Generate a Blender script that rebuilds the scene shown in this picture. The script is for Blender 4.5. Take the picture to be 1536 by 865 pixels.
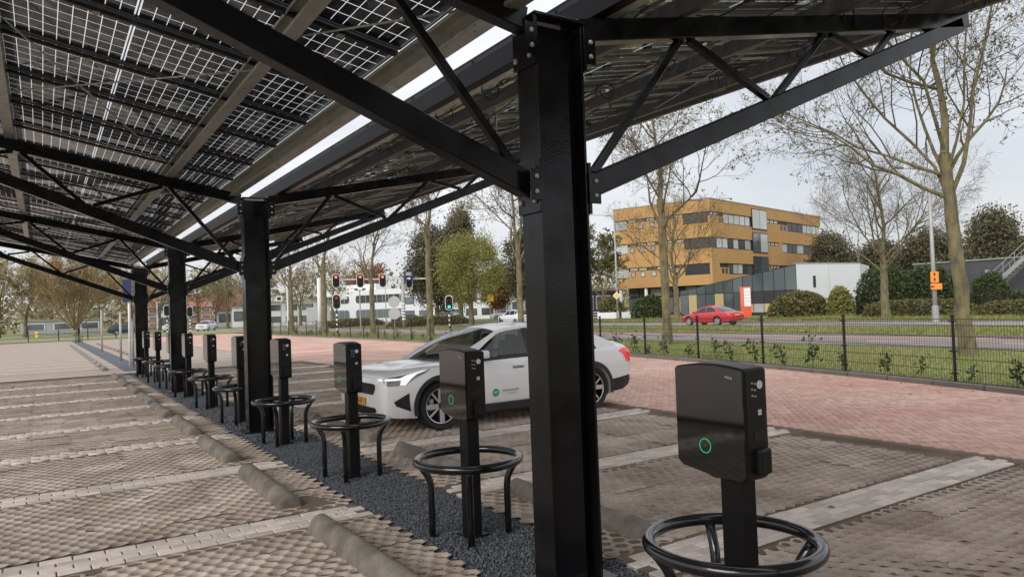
import bpy, bmesh, math, random
import numpy as np
from mathutils import Vector, Matrix
from mathutils.bvhtree import BVHTree

sc = bpy.context.scene
for _o in list(bpy.data.objects):
    bpy.data.objects.remove(_o)
C = sc.collection
PI = math.pi
R = math.radians

# ---------------------------------------------------------------- camera
cam_d = bpy.data.cameras.new('camera')
cam = bpy.data.objects.new('camera', cam_d)
C.objects.link(cam)
cam_d.sensor_width = 36.0
cam_d.lens = 36.0 * 1088.0 / 1536.0
cam_d.clip_start = 0.05
cam_d.clip_end = 3000
YAW, PITCH, ROLL, CAMH = 0.5756, 0.0268, 0.0363, 1.676
_f = Vector((math.sin(YAW) * math.cos(PITCH), math.cos(YAW) * math.cos(PITCH), math.sin(PITCH)))
_r = Vector((math.cos(YAW), -math.sin(YAW), 0))
_u = _r.cross(_f)
_r2 = _r * math.cos(ROLL) - _u * math.sin(ROLL)
_u2 = _r * math.sin(ROLL) + _u * math.cos(ROLL)
cam.matrix_world = Matrix(((_r2.x, _u2.x, -_f.x, 0), (_r2.y, _u2.y, -_f.y, 0), (_r2.z, _u2.z, -_f.z, CAMH), (0, 0, 0, 1)))
sc.camera = cam

# ---------------------------------------------------------------- overcast sky and soft sun
SUN_EL, SUN_AZ = R(32), R(243)          # azimuth clockwise from +Y
w = bpy.data.worlds.new('World')
sc.world = w
w.use_nodes = True
nt = w.node_tree
nt.nodes.clear()
_n = nt.nodes.new
out = _n('ShaderNodeOutputWorld')
bg = _n('ShaderNodeBackground')
bg.inputs['Strength'].default_value = 0.1
sky = _n('ShaderNodeTexSky')
sky.sky_type = 'NISHITA'
sky.sun_disc = False
sky.sun_elevation = SUN_EL
sky.sun_rotation = SUN_AZ
sky.dust_density = 3.0
tc = _n('ShaderNodeTexCoord')
sep = _n('ShaderNodeSeparateXYZ')
nt.links.new(tc.outputs['Generated'], sep.inputs[0])
# overcast cloud layer: brighter towards the zenith, with soft uneven cloud
ramp = _n('ShaderNodeMapRange')
ramp.inputs['From Min'].default_value = 0.0
ramp.inputs['From Max'].default_value = 1.0
ramp.inputs['To Min'].default_value = 4.85
ramp.inputs['To Max'].default_value = 8.8
nt.links.new(sep.outputs['Z'], ramp.inputs['Value'])
mp = _n('ShaderNodeMapping')
mp.inputs['Scale'].default_value = (1.0, 1.0, 3.2)
nt.links.new(tc.outputs['Generated'], mp.inputs[0])
nz = _n('ShaderNodeTexNoise')
nz.inputs['Scale'].default_value = 1.7
nz.inputs['Detail'].default_value = 5
nz.inputs['Roughness'].default_value = 0.52
nt.links.new(mp.outputs[0], nz.inputs['Vector'])
nr = _n('ShaderNodeMapRange')
nr.inputs['From Min'].default_value = 0.3
nr.inputs['From Max'].default_value = 0.7
nr.inputs['To Min'].default_value = 0.74
nr.inputs['To Max'].default_value = 1.12
nt.links.new(nz.outputs['Fac'], nr.inputs['Value'])
mul = _n('ShaderNodeMath'); mul.operation = 'MULTIPLY'
nt.links.new(ramp.outputs[0], mul.inputs[0]); nt.links.new(nr.outputs[0], mul.inputs[1])
tint = _n('ShaderNodeVectorMath'); tint.operation = 'SCALE'
tint.inputs[0].default_value = (0.968, 0.985, 1.022)
nt.links.new(mul.outputs[0], tint.inputs['Scale'])
mix = _n('ShaderNodeMixRGB')
mixf = _n('ShaderNodeMapRange')
mixf.inputs['From Min'].default_value = 0.36
mixf.inputs['From Max'].default_value = 0.62
mixf.inputs['To Min'].default_value = 0.80
mixf.inputs['To Max'].default_value = 0.97
nt.links.new(nz.outputs['Fac'], mixf.inputs['Value'])
nt.links.new(mixf.outputs[0], mix.inputs['Fac'])
nt.links.new(sky.outputs[0], mix.inputs['Color1'])
nt.links.new(tint.outputs[0], mix.inputs['Color2'])
nt.links.new(mix.outputs[0], bg.inputs['Color'])
nt.links.new(bg.outputs[0], out.inputs['Surface'])
sun_d = bpy.data.lights.new('sun', 'SUN')
sun_d.energy = 1.25
sun_d.angle = R(35)
sun_d.color = (1.0, 0.96, 0.9)
sun = bpy.data.objects.new('sun', sun_d)
C.objects.link(sun)
_sd = Vector((math.sin(SUN_AZ) * math.cos(SUN_EL), math.cos(SUN_AZ) * math.cos(SUN_EL), math.sin(SUN_EL)))
sun.rotation_euler = (-_sd).to_track_quat('-Z', 'Y').to_euler()

vs = sc.view_settings
vs.view_transform = 'Standard'
vs.look = 'None'
vs.exposure = 0.76
vs.gamma = 1.0
vs.use_curve_mapping = False
sc.cycles.use_denoising = True
sc.cycles.max_bounces = 8
sc.cycles.transparent_max_bounces = 24
sc.cycles.sample_clamp_indirect = 6

# ---------------------------------------------------------------- materials
MATS = {}
def mat(name, col, rough=0.6, metal=0.0, var=0.0, vscale=3.0, vcol=None, bump=0.0, bscale=40.0, island=0.0, objrand=0.0,
        coat=0.0, spec=0.5, emit=None, estr=0.0, space='W', sss=0.0, trans=0.0, stretch=None, rvar=0.0):
    """procedural principled material: base colour mixed with vcol by noise, per-piece value change, fine bump"""
    if name in MATS: return MATS[name]
    m = bpy.data.materials.new(name); m.use_nodes = True
    t = m.node_tree; b = t.nodes['Principled BSDF']
    def N(k): return t.nodes.new(k)
    L = t.links.new
    col4 = (*col, 1)
    b.inputs['Base Color'].default_value = col4
    b.inputs['Roughness'].default_value = rough
    b.inputs['Metallic'].default_value = metal
    b.inputs['Specular IOR Level'].default_value = spec
    b.inputs['Coat Weight'].default_value = coat
    b.inputs['Coat Roughness'].default_value = 0.06
    b.inputs['Transmission Weight'].default_value = trans
    if emit:
        b.inputs['Emission Color'].default_value = (*emit, 1)
        b.inputs['Emission Strength'].default_value = estr
    vec = None
    if var or bump or rvar:
        if space == 'W':
            g = N('ShaderNodeNewGeometry'); vec = g.outputs['Position']
        else:
            g = N('ShaderNodeTexCoord'); vec = g.outputs['Object']
        if stretch:
            mm = N('ShaderNodeMapping'); mm.inputs['Scale'].default_value = stretch
            L(vec, mm.inputs[0]); vec = mm.outputs[0]
    src = None
    if var:
        n = N('ShaderNodeTexNoise'); n.inputs['Scale'].default_value = vscale
        n.inputs['Detail'].default_value = 6; n.inputs['Roughness'].default_value = 0.62
        L(vec, n.inputs['Vector'])
        mr = N('ShaderNodeMapRange'); mr.inputs['From Min'].default_value = 0.32; mr.inputs['From Max'].default_value = 0.68
        mr.inputs['To Min'].default_value = 0; mr.inputs['To Max'].default_value = var
        L(n.outputs['Fac'], mr.inputs['Value'])
        mx = N('ShaderNodeMixRGB'); mx.inputs['Color1'].default_value = col4
        mx.inputs['Color2'].default_value = (*(vcol or tuple(c * 0.5 for c in col)), 1)
        L(mr.outputs[0], mx.inputs['Fac']); src = mx.outputs[0]
    if island or objrand:
        if island:
            g2 = N('ShaderNodeNewGeometry'); rnd = g2.outputs['Random Per Island']
        else:
            g2 = N('ShaderNodeObjectInfo'); rnd = g2.outputs['Random']
        a = max(island, objrand)
        mr2 = N('ShaderNodeMapRange'); mr2.inputs['To Min'].default_value = 1 - a; mr2.inputs['To Max'].default_value = 1 + a
        L(rnd, mr2.inputs['Value'])
        hs = N('ShaderNodeHueSaturation'); L(mr2.outputs[0], hs.inputs['Value'])
        if src: L(src, hs.inputs['Color'])
        else: hs.inputs['Color'].default_value = col4
        src = hs.outputs[0]
    if src: L(src, b.inputs['Base Color'])
    if rvar:
        n3 = N('ShaderNodeTexNoise'); n3.inputs['Scale'].default_value = vscale * 2.3; n3.inputs['Detail'].default_value = 4
        L(vec, n3.inputs['Vector'])
        m3 = N('ShaderNodeMapRange'); m3.inputs['From Min'].default_value = 0.3; m3.inputs['From Max'].default_value = 0.7
        m3.inputs['To Min'].default_value = max(0.02, rough - rvar); m3.inputs['To Max'].default_value = rough + rvar
        L(n3.outputs['Fac'], m3.inputs['Value']); L(m3.outputs[0], b.inputs['Roughness'])
    if bump:
        n2 = N('ShaderNodeTexNoise'); n2.inputs['Scale'].default_value = bscale; n2.inputs['Detail'].default_value = 5
        L(vec, n2.inputs['Vector'])
        bp = N('ShaderNodeBump'); bp.inputs['Strength'].default_value = min(1.0, bump); bp.inputs['Distance'].default_value = 0.02
        L(n2.outputs['Fac'], bp.inputs['Height']); L(bp.outputs[0], b.inputs['Normal'])
    if sss:      # thin leaves let light through
        tr = N('ShaderNodeBsdfTranslucent'); mxs = N('ShaderNodeMixShader'); mxs.inputs[0].default_value = sss
        if src: L(src, tr.inputs['Color'])
        else: tr.inputs['Color'].default_value = col4
        L(b.outputs[0], mxs.inputs[1]); L(tr.outputs[0], mxs.inputs[2])
        L(mxs.outputs[0], t.nodes['Material Output'].inputs['Surface'])
    MATS[name] = m
    return m

def glass_mat(name, tint=(0.8, 0.85, 0.85), ior=1.5, rough=0.02, base=0.0):
    if name in MATS: return MATS[name]
    m = bpy.data.materials.new(name); m.use_nodes = True; t = m.node_tree
    t.nodes.remove(t.nodes['Principled BSDF'])
    # Schlick reflectance from the facing angle (the same from both sides of a thin pane)
    lw = t.nodes.new('ShaderNodeLayerWeight'); lw.inputs['Blend'].default_value = 0.5
    pw = t.nodes.new('ShaderNodeMath'); pw.operation = 'POWER'; pw.inputs[1].default_value = 5.0
    ma = t.nodes.new('ShaderNodeMath'); ma.operation = 'MULTIPLY_ADD'
    f0 = ((ior - 1) / (ior + 1)) ** 2 * 1.6 + base
    ma.inputs[1].default_value = 1 - f0; ma.inputs[2].default_value = f0; ma.use_clamp = True
    t.links.new(lw.outputs['Facing'], pw.inputs[0]); t.links.new(pw.outputs[0], ma.inputs[0])
    tr = t.nodes.new('ShaderNodeBsdfTransparent'); tr.inputs[0].default_value = (*tint, 1)
    gl = t.nodes.new('ShaderNodeBsdfGlossy'); gl.inputs['Roughness'].default_value = rough
    mx = t.nodes.new('ShaderNodeMixShader')
    t.links.new(ma.outputs[0], mx.inputs[0])
    t.links.new(tr.outputs[0], mx.inputs[1]); t.links.new(gl.outputs[0], mx.inputs[2])
    t.links.new(mx.outputs[0], t.nodes['Material Output'].inputs['Surface'])
    MATS[name] = m
    return m

M_BLACK = mat('black_steel_paint', (0.0048, 0.0052, 0.0065), 0.21, spec=0.30, var=0.5, vscale=2.0, vcol=(0.0105, 0.010, 0.010), bump=0.05, bscale=70, rvar=0.13)
M_BLACKG = mat('black_gloss_tube', (0.008, 0.008, 0.009), 0.16, coat=0.4, bump=0.02, bscale=60)
M_GALV = mat('galvanised_steel', (0.43, 0.425, 0.385), 0.38, 0.5, var=0.7, vscale=5, vcol=(0.28, 0.275, 0.245), bump=0.08, bscale=25, rvar=0.12)
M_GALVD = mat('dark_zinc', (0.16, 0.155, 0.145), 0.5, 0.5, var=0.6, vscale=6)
M_CELL = mat('solar_cell', (0.006, 0.007, 0.011), 0.35, island=0.25)
M_FRAME = mat('module_frame', (0.012, 0.012, 0.013), 0.4)
M_PVGLASS = glass_mat('module_glass', (0.9, 0.92, 0.92), 1.45, 0.03)
M_RUBBER = mat('cable_rubber', (0.012, 0.012, 0.012), 0.55)
M_CONC = mat('paver_concrete', (0.68, 0.60, 0.545), 0.85, var=0.6, vscale=9, vcol=(0.47, 0.40, 0.35), bump=0.25, bscale=160, objrand=0.2)
M_CONC_I = mat('paver_concrete_row', (0.68, 0.60, 0.545), 0.85, var=0.6, vscale=9, vcol=(0.47, 0.40, 0.35), bump=0.25, bscale=160, island=0.2)
M_LATT = mat('lattice_concrete', (0.56, 0.475, 0.41), 0.9, var=0.8, vscale=1.8, vcol=(0.27, 0.195, 0.145), bump=0.3, bscale=140, objrand=0.16)
M_SAND = mat('sand_fill', (0.20, 0.145, 0.105), 0.95, var=0.9, vscale=1.3, vcol=(0.11, 0.076, 0.052), bump=0.6, bscale=55)
M_RED = mat('red_paver', (0.49, 0.262, 0.21), 0.8, var=0.9, vscale=0.42, vcol=(0.61, 0.43, 0.335), bump=0.2, bscale=150, objrand=0.16)
M_RED_I = mat('red_paver_row', (0.49, 0.262, 0.21), 0.8, var=0.9, vscale=0.42, vcol=(0.61, 0.43, 0.335), bump=0.2, bscale=150, island=0.16)
M_STOP = mat('wheelstop_concrete', (0.27, 0.235, 0.20), 0.85, var=1.0, vscale=5, vcol=(0.115, 0.10, 0.085), bump=0.35, bscale=90)
M_GRAV = mat('dark_gravel_bed', (0.06, 0.068, 0.08), 0.9, var=0.8, vscale=60, vcol=(0.14, 0.155, 0.175), bump=1.0, bscale=95)
M_STONE = mat('slate_chip', (0.118, 0.13, 0.147), 0.75, island=0.6)
M_ASPH = mat('asphalt', (0.205, 0.185, 0.178), 0.9, var=0.5, vscale=0.5, vcol=(0.26, 0.225, 0.21), bump=0.3, bscale=60)
M_ASPH2 = mat('worn_asphalt', (0.27, 0.255, 0.25), 0.9, var=0.5, vscale=0.4, vcol=(0.20, 0.19, 0.19), bump=0.3, bscale=60)
M_PAINT = mat('road_paint', (0.62, 0.62, 0.60), 0.7, var=0.4, vscale=3, vcol=(0.4, 0.39, 0.37))
M_GRASS = mat('grass_turf', (0.17, 0.225, 0.055), 0.95, var=0.95, vscale=0.55, vcol=(0.25, 0.215, 0.09), bump=0.9, bscale=14)
M_BLADE = mat('grass_blade', (0.20, 0.27, 0.055), 0.8, island=0.4, var=0.95, vscale=0.5, vcol=(0.32, 0.27, 0.11), sss=0.3)
M_SOIL = mat('bare_soil', (0.11, 0.075, 0.05), 0.95, var=0.8, vscale=3, vcol=(0.055, 0.04, 0.03), bump=0.8, bscale=30)
M_KERB = mat('kerb_concrete', (0.22, 0.19, 0.175), 0.88, var=0.6, vscale=3, vcol=(0.13, 0.115, 0.105), bump=0.2, bscale=80, objrand=0.1)
M_WHITE = mat('white_render', (0.72, 0.74, 0.77), 0.7, var=0.25, vscale=0.5, vcol=(0.6, 0.62, 0.66))
M_ORANGE = mat('ochre_brick', (0.53, 0.305, 0.115), 0.85, var=0.55, vscale=0.45, vcol=(0.39, 0.225, 0.10), bump=0.2, bscale=30, stretch=(1, 1, 2.5))
M_WIN = mat('window_glass_reflecting', (0.10, 0.12, 0.135), 0.06, spec=0.8, coat=0.6, objrand=0.5)
M_WINL = mat('window_with_blind', (0.46, 0.48, 0.47), 0.35, coat=0.5, objrand=0.2)
M_WINC = mat('curtained_lit_window', (0.42, 0.33, 0.18), 0.35, coat=0.4, objrand=0.3, emit=(1.0, 0.72, 0.35), estr=0.12)
M_DARKP = mat('dark_facade_panel', (0.045, 0.045, 0.055), 0.4, objrand=0.3)
M_FRAMED = mat('window_frame_dark', (0.03, 0.03, 0.034), 0.5)
M_SLATE = mat('slate_brick', (0.085, 0.088, 0.10), 0.85, var=0.6, vscale=1.3, vcol=(0.055, 0.057, 0.066), bump=0.4, bscale=14, stretch=(1, 1, 3))
M_STEEL = mat('painted_pole_grey', (0.40, 0.40, 0.385), 0.5, 0.3, var=0.4, vscale=2)
M_BARK = mat('bark', (0.085, 0.072, 0.055), 0.95, var=1.0, vscale=6, vcol=(0.235, 0.20, 0.095), bump=1.0, bscale=26, stretch=(1, 1, 0.4))
M_BARKD = mat('twig_bark', (0.105, 0.083, 0.055), 0.95, island=0.25)
M_BARKY = mat('twig_bark_ochre', (0.26, 0.165, 0.045), 0.95, island=0.35)
M_LEAFS = mat('autumn_leaf', (0.17, 0.165, 0.04), 0.7, island=0.5, sss=0.35)
M_LEAFD = mat('dark_evergreen_leaf', (0.10, 0.102, 0.055), 0.7, island=0.6, var=0.8, vscale=0.5, vcol=(0.12, 0.10, 0.05), sss=0.2)
M_LEAFW = mat('yellow_green_leaf', (0.29, 0.285, 0.08), 0.7, island=0.4, var=0.7, vscale=0.7, vcol=(0.19, 0.19, 0.06), sss=0.35)
M_LEAFB = mat('hedge_leaf', (0.045, 0.075, 0.022), 0.6, island=0.6, var=0.7, vscale=1.2, vcol=(0.10, 0.105, 0.03), sss=0.2)
M_LEAFO = mat('olive_shrub_leaf', (0.115, 0.125, 0.04), 0.7, island=0.5, var=0.9, vscale=0.8, vcol=(0.17, 0.125, 0.045), sss=0.25)
M_LEAFR = mat('russet_leaf', (0.24, 0.115, 0.045), 0.7, island=0.4, sss=0.3)
M_LEAFG = mat('hedge_whip_leaf', (0.055, 0.10, 0.022), 0.6, island=0.5, sss=0.3)

# ---------------------------------------------------------------- object helpers
def tag(o, label=None, cat=None, group=None, kind=None):
    if label: o['label'] = label
    if cat: o['category'] = cat
    if group: o['group'] = group
    if kind: o['kind'] = kind
    return o
def empty(name, loc=(0, 0, 0), rz=0.0, parent=None):
    o = bpy.data.objects.new(name, None); C.objects.link(o)
    o.location = loc; o.rotation_euler = (0, 0, rz)
    o.empty_display_size = 0.2
    if parent: o.parent = parent
    return o
def link(name, me, parent=None, loc=None, rot=None):
    o = bpy.data.objects.new(name, me); C.objects.link(o)
    if parent: o.parent = parent
    if loc is not None: o.location = loc
    if rot is not None: o.rotation_euler = rot
    return o
def copy_tree(o, parent=None):
    c = o.copy(); C.objects.link(c); c.parent = parent
    for ch in list(o.children): copy_tree(ch, c)
    return c
def mesh_np(name, v, f, m=None, smooth=False):
    me = bpy.data.meshes.new(name)
    v = np.asarray(v, dtype=np.float32); f = np.asarray(f, dtype=np.int32)
    k = f.shape[1]
    me.vertices.add(len(v)); me.vertices.foreach_set('co', v.ravel())
    me.loops.add(f.size); me.loops.foreach_set('vertex_index', f.ravel())
    me.polygons.add(len(f)); me.polygons.foreach_set('loop_start', np.arange(0, f.size, k, dtype=np.int32))
    me.polygons.foreach_set('loop_total', np.full(len(f), k, dtype=np.int32))
    if smooth: me.polygons.foreach_set('use_smooth', np.ones(len(f), dtype=bool))
    me.update(calc_edges=True)
    if m: me.materials.append(m)
    return me

class MB:
    def __init__(s): s.v = []; s.f = []
    def add(s, v, f):
        n = len(s.v); s.v += [tuple(p) for p in v]; s.f += [tuple(i + n for i in q) for q in f]; return s
    def box(s, c, d, rz=0.0, M=None):
        x, y, z = d[0] / 2, d[1] / 2, d[2] / 2
        vs_ = [Vector((a * x, b * y, e * z)) for e in (-1, 1) for a, b in ((-1, -1), (1, -1), (1, 1), (-1, 1))]
        T = Matrix.Rotation(rz, 3, 'Z') if M is None else M
        c = Vector(c)
        return s.add([T @ p + c for p in vs_], [(3, 2, 1, 0), (4, 5, 6, 7), (0, 1, 5, 4), (1, 2, 6, 5), (2, 3, 7, 6), (3, 0, 4, 7)])
    def beam(s, a, b, wd, ht, up=(0, 0, 1)):
        a = Vector(a); b = Vector(b); d = (b - a).normalized(); up = Vector(up)
        sd = d.cross(up)
        if sd.length < 1e-4: sd = d.cross(Vector((1, 0, 0)))
        sd.normalize(); u = sd.cross(d)
        vs_ = []
        for p in (a, b):
            for i, j in ((-1, -1), (1, -1), (1, 1), (-1, 1)): vs_.append(p + sd * (wd / 2 * i) + u * (ht / 2 * j))
        return s.add(vs_, [(3, 2, 1, 0), (4, 5, 6, 7), (0, 1, 5, 4), (1, 2, 6, 5), (2, 3, 7, 6), (3, 0, 4, 7)])
    def tube(s, pts, rad, n=8, closed=False, caps=True):
        pts = [Vector(p) for p in pts]; k = len(pts)
        if not hasattr(rad, '__len__'): rad = [rad] * k
        vs_ = []; ref = None
        for i, p in enumerate(pts):
            if closed: d = pts[(i + 1) % k] - pts[i - 1]
            else: d = pts[min(i + 1, k - 1)] - pts[max(i - 1, 0)]
            d.normalize()
            if ref is None: ref = d.orthogonal().normalized()
            ref = (ref - d * ref.dot(d)); ref = ref.normalized() if ref.length > 1e-6 else d.orthogonal().normalized()
            q = d.cross(ref)
            for j in range(n):
                t = 2 * PI * j / n; vs_.append(p + (ref * math.cos(t) + q * math.sin(t)) * rad[i])
        fs = []
        for i in range(k if closed else k - 1):
            a = i * n; b = ((i + 1) % k) * n
            for j in range(n): fs.append((a + j, a + (j + 1) % n, b + (j + 1) % n, b + j))
        if not closed and caps:
            fs.append(tuple(range(n - 1, -1, -1))); fs.append(tuple((k - 1) * n + j for j in range(n)))
        return s.add(vs_, fs)
    def lathe(s, prof, n=24, axis='Z', c=(0, 0, 0), a0=0.0, a1=2 * PI):
        full = abs(a1 - a0 - 2 * PI) < 1e-6
        m = n if full else n + 1; c = Vector(c); vs_ = []
        for i in range(m):
            t = a0 + (a1 - a0) * i / n
            for r_, h in prof:
                x, y = r_ * math.cos(t), r_ * math.sin(t)
                p = (x, y, h) if axis == 'Z' else ((x, h, y) if axis == 'Y' else (h, x, y))
                vs_.append(c + Vector(p))
        k = len(prof); fs = []
        for i in range(n):
            a = i * k; b = ((i + 1) % m) * k
            for j in range(k - 1): fs.append((a + j, b + j, b + j + 1, a + j + 1))
        return s.add(vs_, fs)
    def prism(s, poly, d0, d1, axis='Z', rev=False):
        n = len(poly); vs_ = []
        for d in (d0, d1):
            for a, b in poly: vs_.append((a, b, d) if axis == 'Z' else ((a, d, b) if axis == 'Y' else (d, a, b)))
        fs = [tuple(range(n - 1, -1, -1)), tuple(range(n, 2 * n))]
        fs += [(i, (i + 1) % n, n + (i + 1) % n, n + i) for i in range(n)]
        return s.add(vs_, fs)
    def mesh(s, name, m=None, smooth=False, bevel=0.0, segs=1, weld=False, angle=None):
        me = bpy.data.meshes.new(name); me.from_pydata(s.v, [], s.f)
        bm = bmesh.new(); bm.from_mesh(me)
        if weld: bmesh.ops.remove_doubles(bm, verts=bm.verts, dist=1e-5)
        bmesh.ops.recalc_face_normals(bm, faces=bm.faces)
        if bevel:
            ed = [e for e in bm.edges if len(e.link_faces) == 2 and e.calc_face_angle(0) > 0.6]
            bmesh.ops.bevel(bm, geom=ed, offset=bevel, segments=segs, affect='EDGES', profile=0.6, clamp_overlap=True)
        if smooth:
            for f in bm.faces: f.smooth = True
            if angle:
                for e in bm.edges:
                    if len(e.link_faces) == 2 and e.calc_face_angle(0) > angle: e.smooth = False
        bm.to_mesh(me); bm.free()
        if m: me.materials.append(m)
        return me
    def build(s, name, m=None, parent=None, loc=None, rot=None, **k):
        return link(name, s.mesh(name, m, **k), parent, loc, rot)

def text_mesh(name, txt, size, m, parent=None, M=Matrix(), extrude=0.0, align='CENTER'):
    cu = bpy.data.curves.new(name, 'FONT'); cu.body = txt; cu.size = size; cu.align_x = align; cu.align_y = 'CENTER'; cu.extrude = extrude
    cu.resolution_u = 3
    t = bpy.data.objects.new(name, cu); C.objects.link(t)
    dg = bpy.context.evaluated_depsgraph_get(); dg.update()
    me = bpy.data.meshes.new_from_object(t.evaluated_get(dg))
    bpy.data.objects.remove(t)
    me.transform(M); me.materials.clear(); me.materials.append(m)
    return link(name, me, parent)
def frame(origin, xdir, ydir):
    """matrix that lays local x/y on two world directions"""
    x = Vector(xdir).normalized(); y = Vector(ydir).normalized(); z = x.cross(y)
    return Matrix(((x.x, y.x, z.x, origin[0]), (x.y, y.y, z.y, origin[1]), (x.z, y.z, z.z, origin[2]), (0, 0, 0, 1)))
rng = random.Random(7)
nrg = np.random.default_rng(11)
# ================================================================ ground
def FX(y):      # fence line: swings away from the bays and then runs parallel
    return 17.7 - 4.6 * math.exp(-(max(y, -6) - 5) / 14.0)
def sheet(name, m, x0, x1, y0, y1, z, parent=None, kind='structure'):
    o = MB().add([(x0, y0, z), (x1, y0, z), (x1, y1, z), (x0, y1, z)], [(0, 1, 2, 3)]).build(name, m, parent)
    if kind: o['kind'] = kind
    return o
def strip(name, m, ys, fa, fb, z, parent=None, kind='structure'):
    b = MB(); v = []
    for y in ys: v += [(fa(y), y, z), (fb(y), y, z)]
    b.add(v, [(2 * i, 2 * i + 1, 2 * i + 3, 2 * i + 2) for i in range(len(ys) - 1)])
    o = b.build(name, m, parent)
    if kind: o['kind'] = kind
    return o
_vg = nrg.random((256, 256))
def vnoise(x, y):
    xi = np.floor(x).astype(int); yi = np.floor(y).astype(int); fx = x - xi; fy = y - yi
    fx = fx * fx * (3 - 2 * fx); fy = fy * fy * (3 - 2 * fy)
    a = _vg[xi % 256, yi % 256]; b = _vg[(xi + 1) % 256, yi % 256]; c = _vg[xi % 256, (yi + 1) % 256]; d = _vg[(xi + 1) % 256, (yi + 1) % 256]
    return (a * (1 - fx) + b * fx) * (1 - fy) + (c * (1 - fx) + d * fx) * fy
def fbm(x, y, o=4):
    s = 0; a = 0.5; t = 0
    for k in range(o):
        s = s + a * vnoise(x * 2 ** k + 17 * k, y * 2 ** k + 31 * k); t += a; a *= 0.55
    return s / t

sheet('ground', M_GRASS, -900, 1200, -700, 1500, -0.10)
GL, GR, RX = 2.33, 3.12, 8.05           # gravel edges, start of the red lane
PITCHY, Y0 = 2.5, 5.80                  # bay width, near edge of the first divider band
BANDW = 0.41
bays = sheet('parking_bays', M_SAND, -16, RX, -12, 84, -0.07)

# displaced sand fill
def sand_h(x, y):
    h = -0.034 + 0.060 * (fbm(x * 0.55, y * 0.55, 4) - 0.5) + 0.012 * (fbm(x * 3.1 + 9, y * 3.1, 3) - 0.5) + 0.006 * (fbm(x * 14, y * 14, 2) - 0.5)
    for xs in (1.83, 3.62):
        yb = (y - (Y0 + BANDW)) % PITCHY
        edge = np.exp(-((yb - 0.35) / 0.35) ** 2) * np.exp(-((x - (xs + (0.22 if xs < 2.7 else -0.22))) / 0.22) ** 2)
        h = h + 0.022 * edge + 0.010 * np.exp(-((x - xs) / 0.2) ** 2)
    yb = (y - Y0) % PITCHY
    e = np.minimum(np.abs(yb - BANDW), np.abs(PITCHY - yb)); e = np.minimum(e, np.abs(RX - x)); e = np.minimum(e, np.abs(y - 26.75))
    lip = -0.005 + 0.008 * (fbm(x * 6, y * 6, 2) - .5)
    h = np.where(e < .075, np.maximum(h, lip), h)
    return np.minimum(h, 0.011)
def sand_patch(x0, x1, y0, y1, res):
    xs = np.linspace(x0, x1, int((x1 - x0) / res) + 1); ys = np.linspace(y0, y1, int((y1 - y0) / res) + 1)
    X, Y = np.meshgrid(xs, ys); Z = sand_h(X, Y)
    v = np.stack([X, Y, Z], -1).reshape(-1, 3); nx = len(xs)
    i = (np.arange(len(ys) - 1)[:, None] * nx + np.arange(nx - 1)[None]).ravel()
    return v, np.stack([i, i + 1, i + nx + 1, i + nx], 1)
for (x0, x1, y0, y1, res) in ((-2.2, GL - 0.05, 1.0, 12.0, 0.035), (-2.2, GL - 0.05, 12.0, 26.76, 0.06), (GR + 0.05, RX + 0.11, -1.0, 12.0, 0.035), (GR + 0.05, RX + 0.11, 12.0, 26.76, 0.06)):
    v, f = sand_patch(x0, x1, y0, y1, res)
    o = link('sand_fill', mesh_np('sand_fill', v, f, M_SAND, True), bays); o['kind'] = 'stuff'

# lattice tiles: honeycomb of concrete ribs round sand filled holes
TX, TY = 0.5, 0.4
def lattice_arrays():
    v = []; f = []; px, py = TX / 4, TY / 4; r_ = random.Random(3)
    for j in range(4):
        for i in range(4):
            cx = (i + 0.5) * px + (0.25 if j % 2 else -0.25) * px; cy = (j + 0.5) * py
            hx = [(0, 2 / 3), (-0.5, 1 / 3), (-0.5, -1 / 3), (0, -2 / 3), (0.5, -1 / 3), (0.5, 1 / 3)]
            n = len(v); sc_ = 0.76 + r_.uniform(-.06, .05)
            for a, b in hx: v.append((cx + a * px * 0.997, cy + b * py * 0.997, r_.uniform(-.0015, 0)))
            for a, b in hx: v.append((cx + a * px * sc_, cy + b * py * (sc_ - .03), -0.002))
            for a, b in hx: v.append((cx + a * px * (sc_ - .10), cy + b * py * (sc_ - .13), -0.06))
            for k in range(6):
                k2 = (k + 1) % 6
                f.append((n + k, n + k2, n + 6 + k2, n + 6 + k)); f.append((n + 6 + k, n + 6 + k2, n + 12 + k2, n + 12 + k))
    return np.array(v, dtype=np.float32), np.array(f, dtype=np.int32)
LV, LF = lattice_arrays()
LME = mesh_np('lattice_tile', LV, LF, M_LATT)
tiles = []
yb = Y0 + BANDW - 3 * PITCHY
k = 0
while yb < 26.3:
    for side in (0, 1):
        nx = 8 if side == 0 else 9
        for j in range(5):
            y = yb + 0.045 + j * 0.4
            if y + 0.4 > 26.6: continue
            for i in range(nx + 1):
                x = GL - 0.03 - (i + 1) * TX if side == 0 else GR + 0.03 + i * TX
                if side == 1 and x + TX > RX + 0.05: continue
                if y < (1.6 if side == 0 else -0.5): continue
                tiles.append((x, y))
    yb += PITCHY; k += 1
def visrank(p):     # depth from the camera, things outside the frame last
    dx, dy = p[0], p[1]
    d = dx * 0.544 + dy * 0.839; r_ = dx * 0.839 - dy * 0.544
    if d < 0.6 or abs(r_) > d * 0.74 or 1.676 / d > 0.45: return 1000 + abs(d)
    return d
tiles.sort(key=lambda p: visrank((p[0] + .25, p[1] + .2)))
for (x, y) in tiles[:300]:
    sink = rng.uniform(-.004, .003)
    o = link('lattice_tile', LME, bays, (x, y, sink), (rng.uniform(-.007, .007), rng.uniform(-.006, .006), rng.uniform(-.006, .006)))
rest = tiles[300:]
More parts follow.
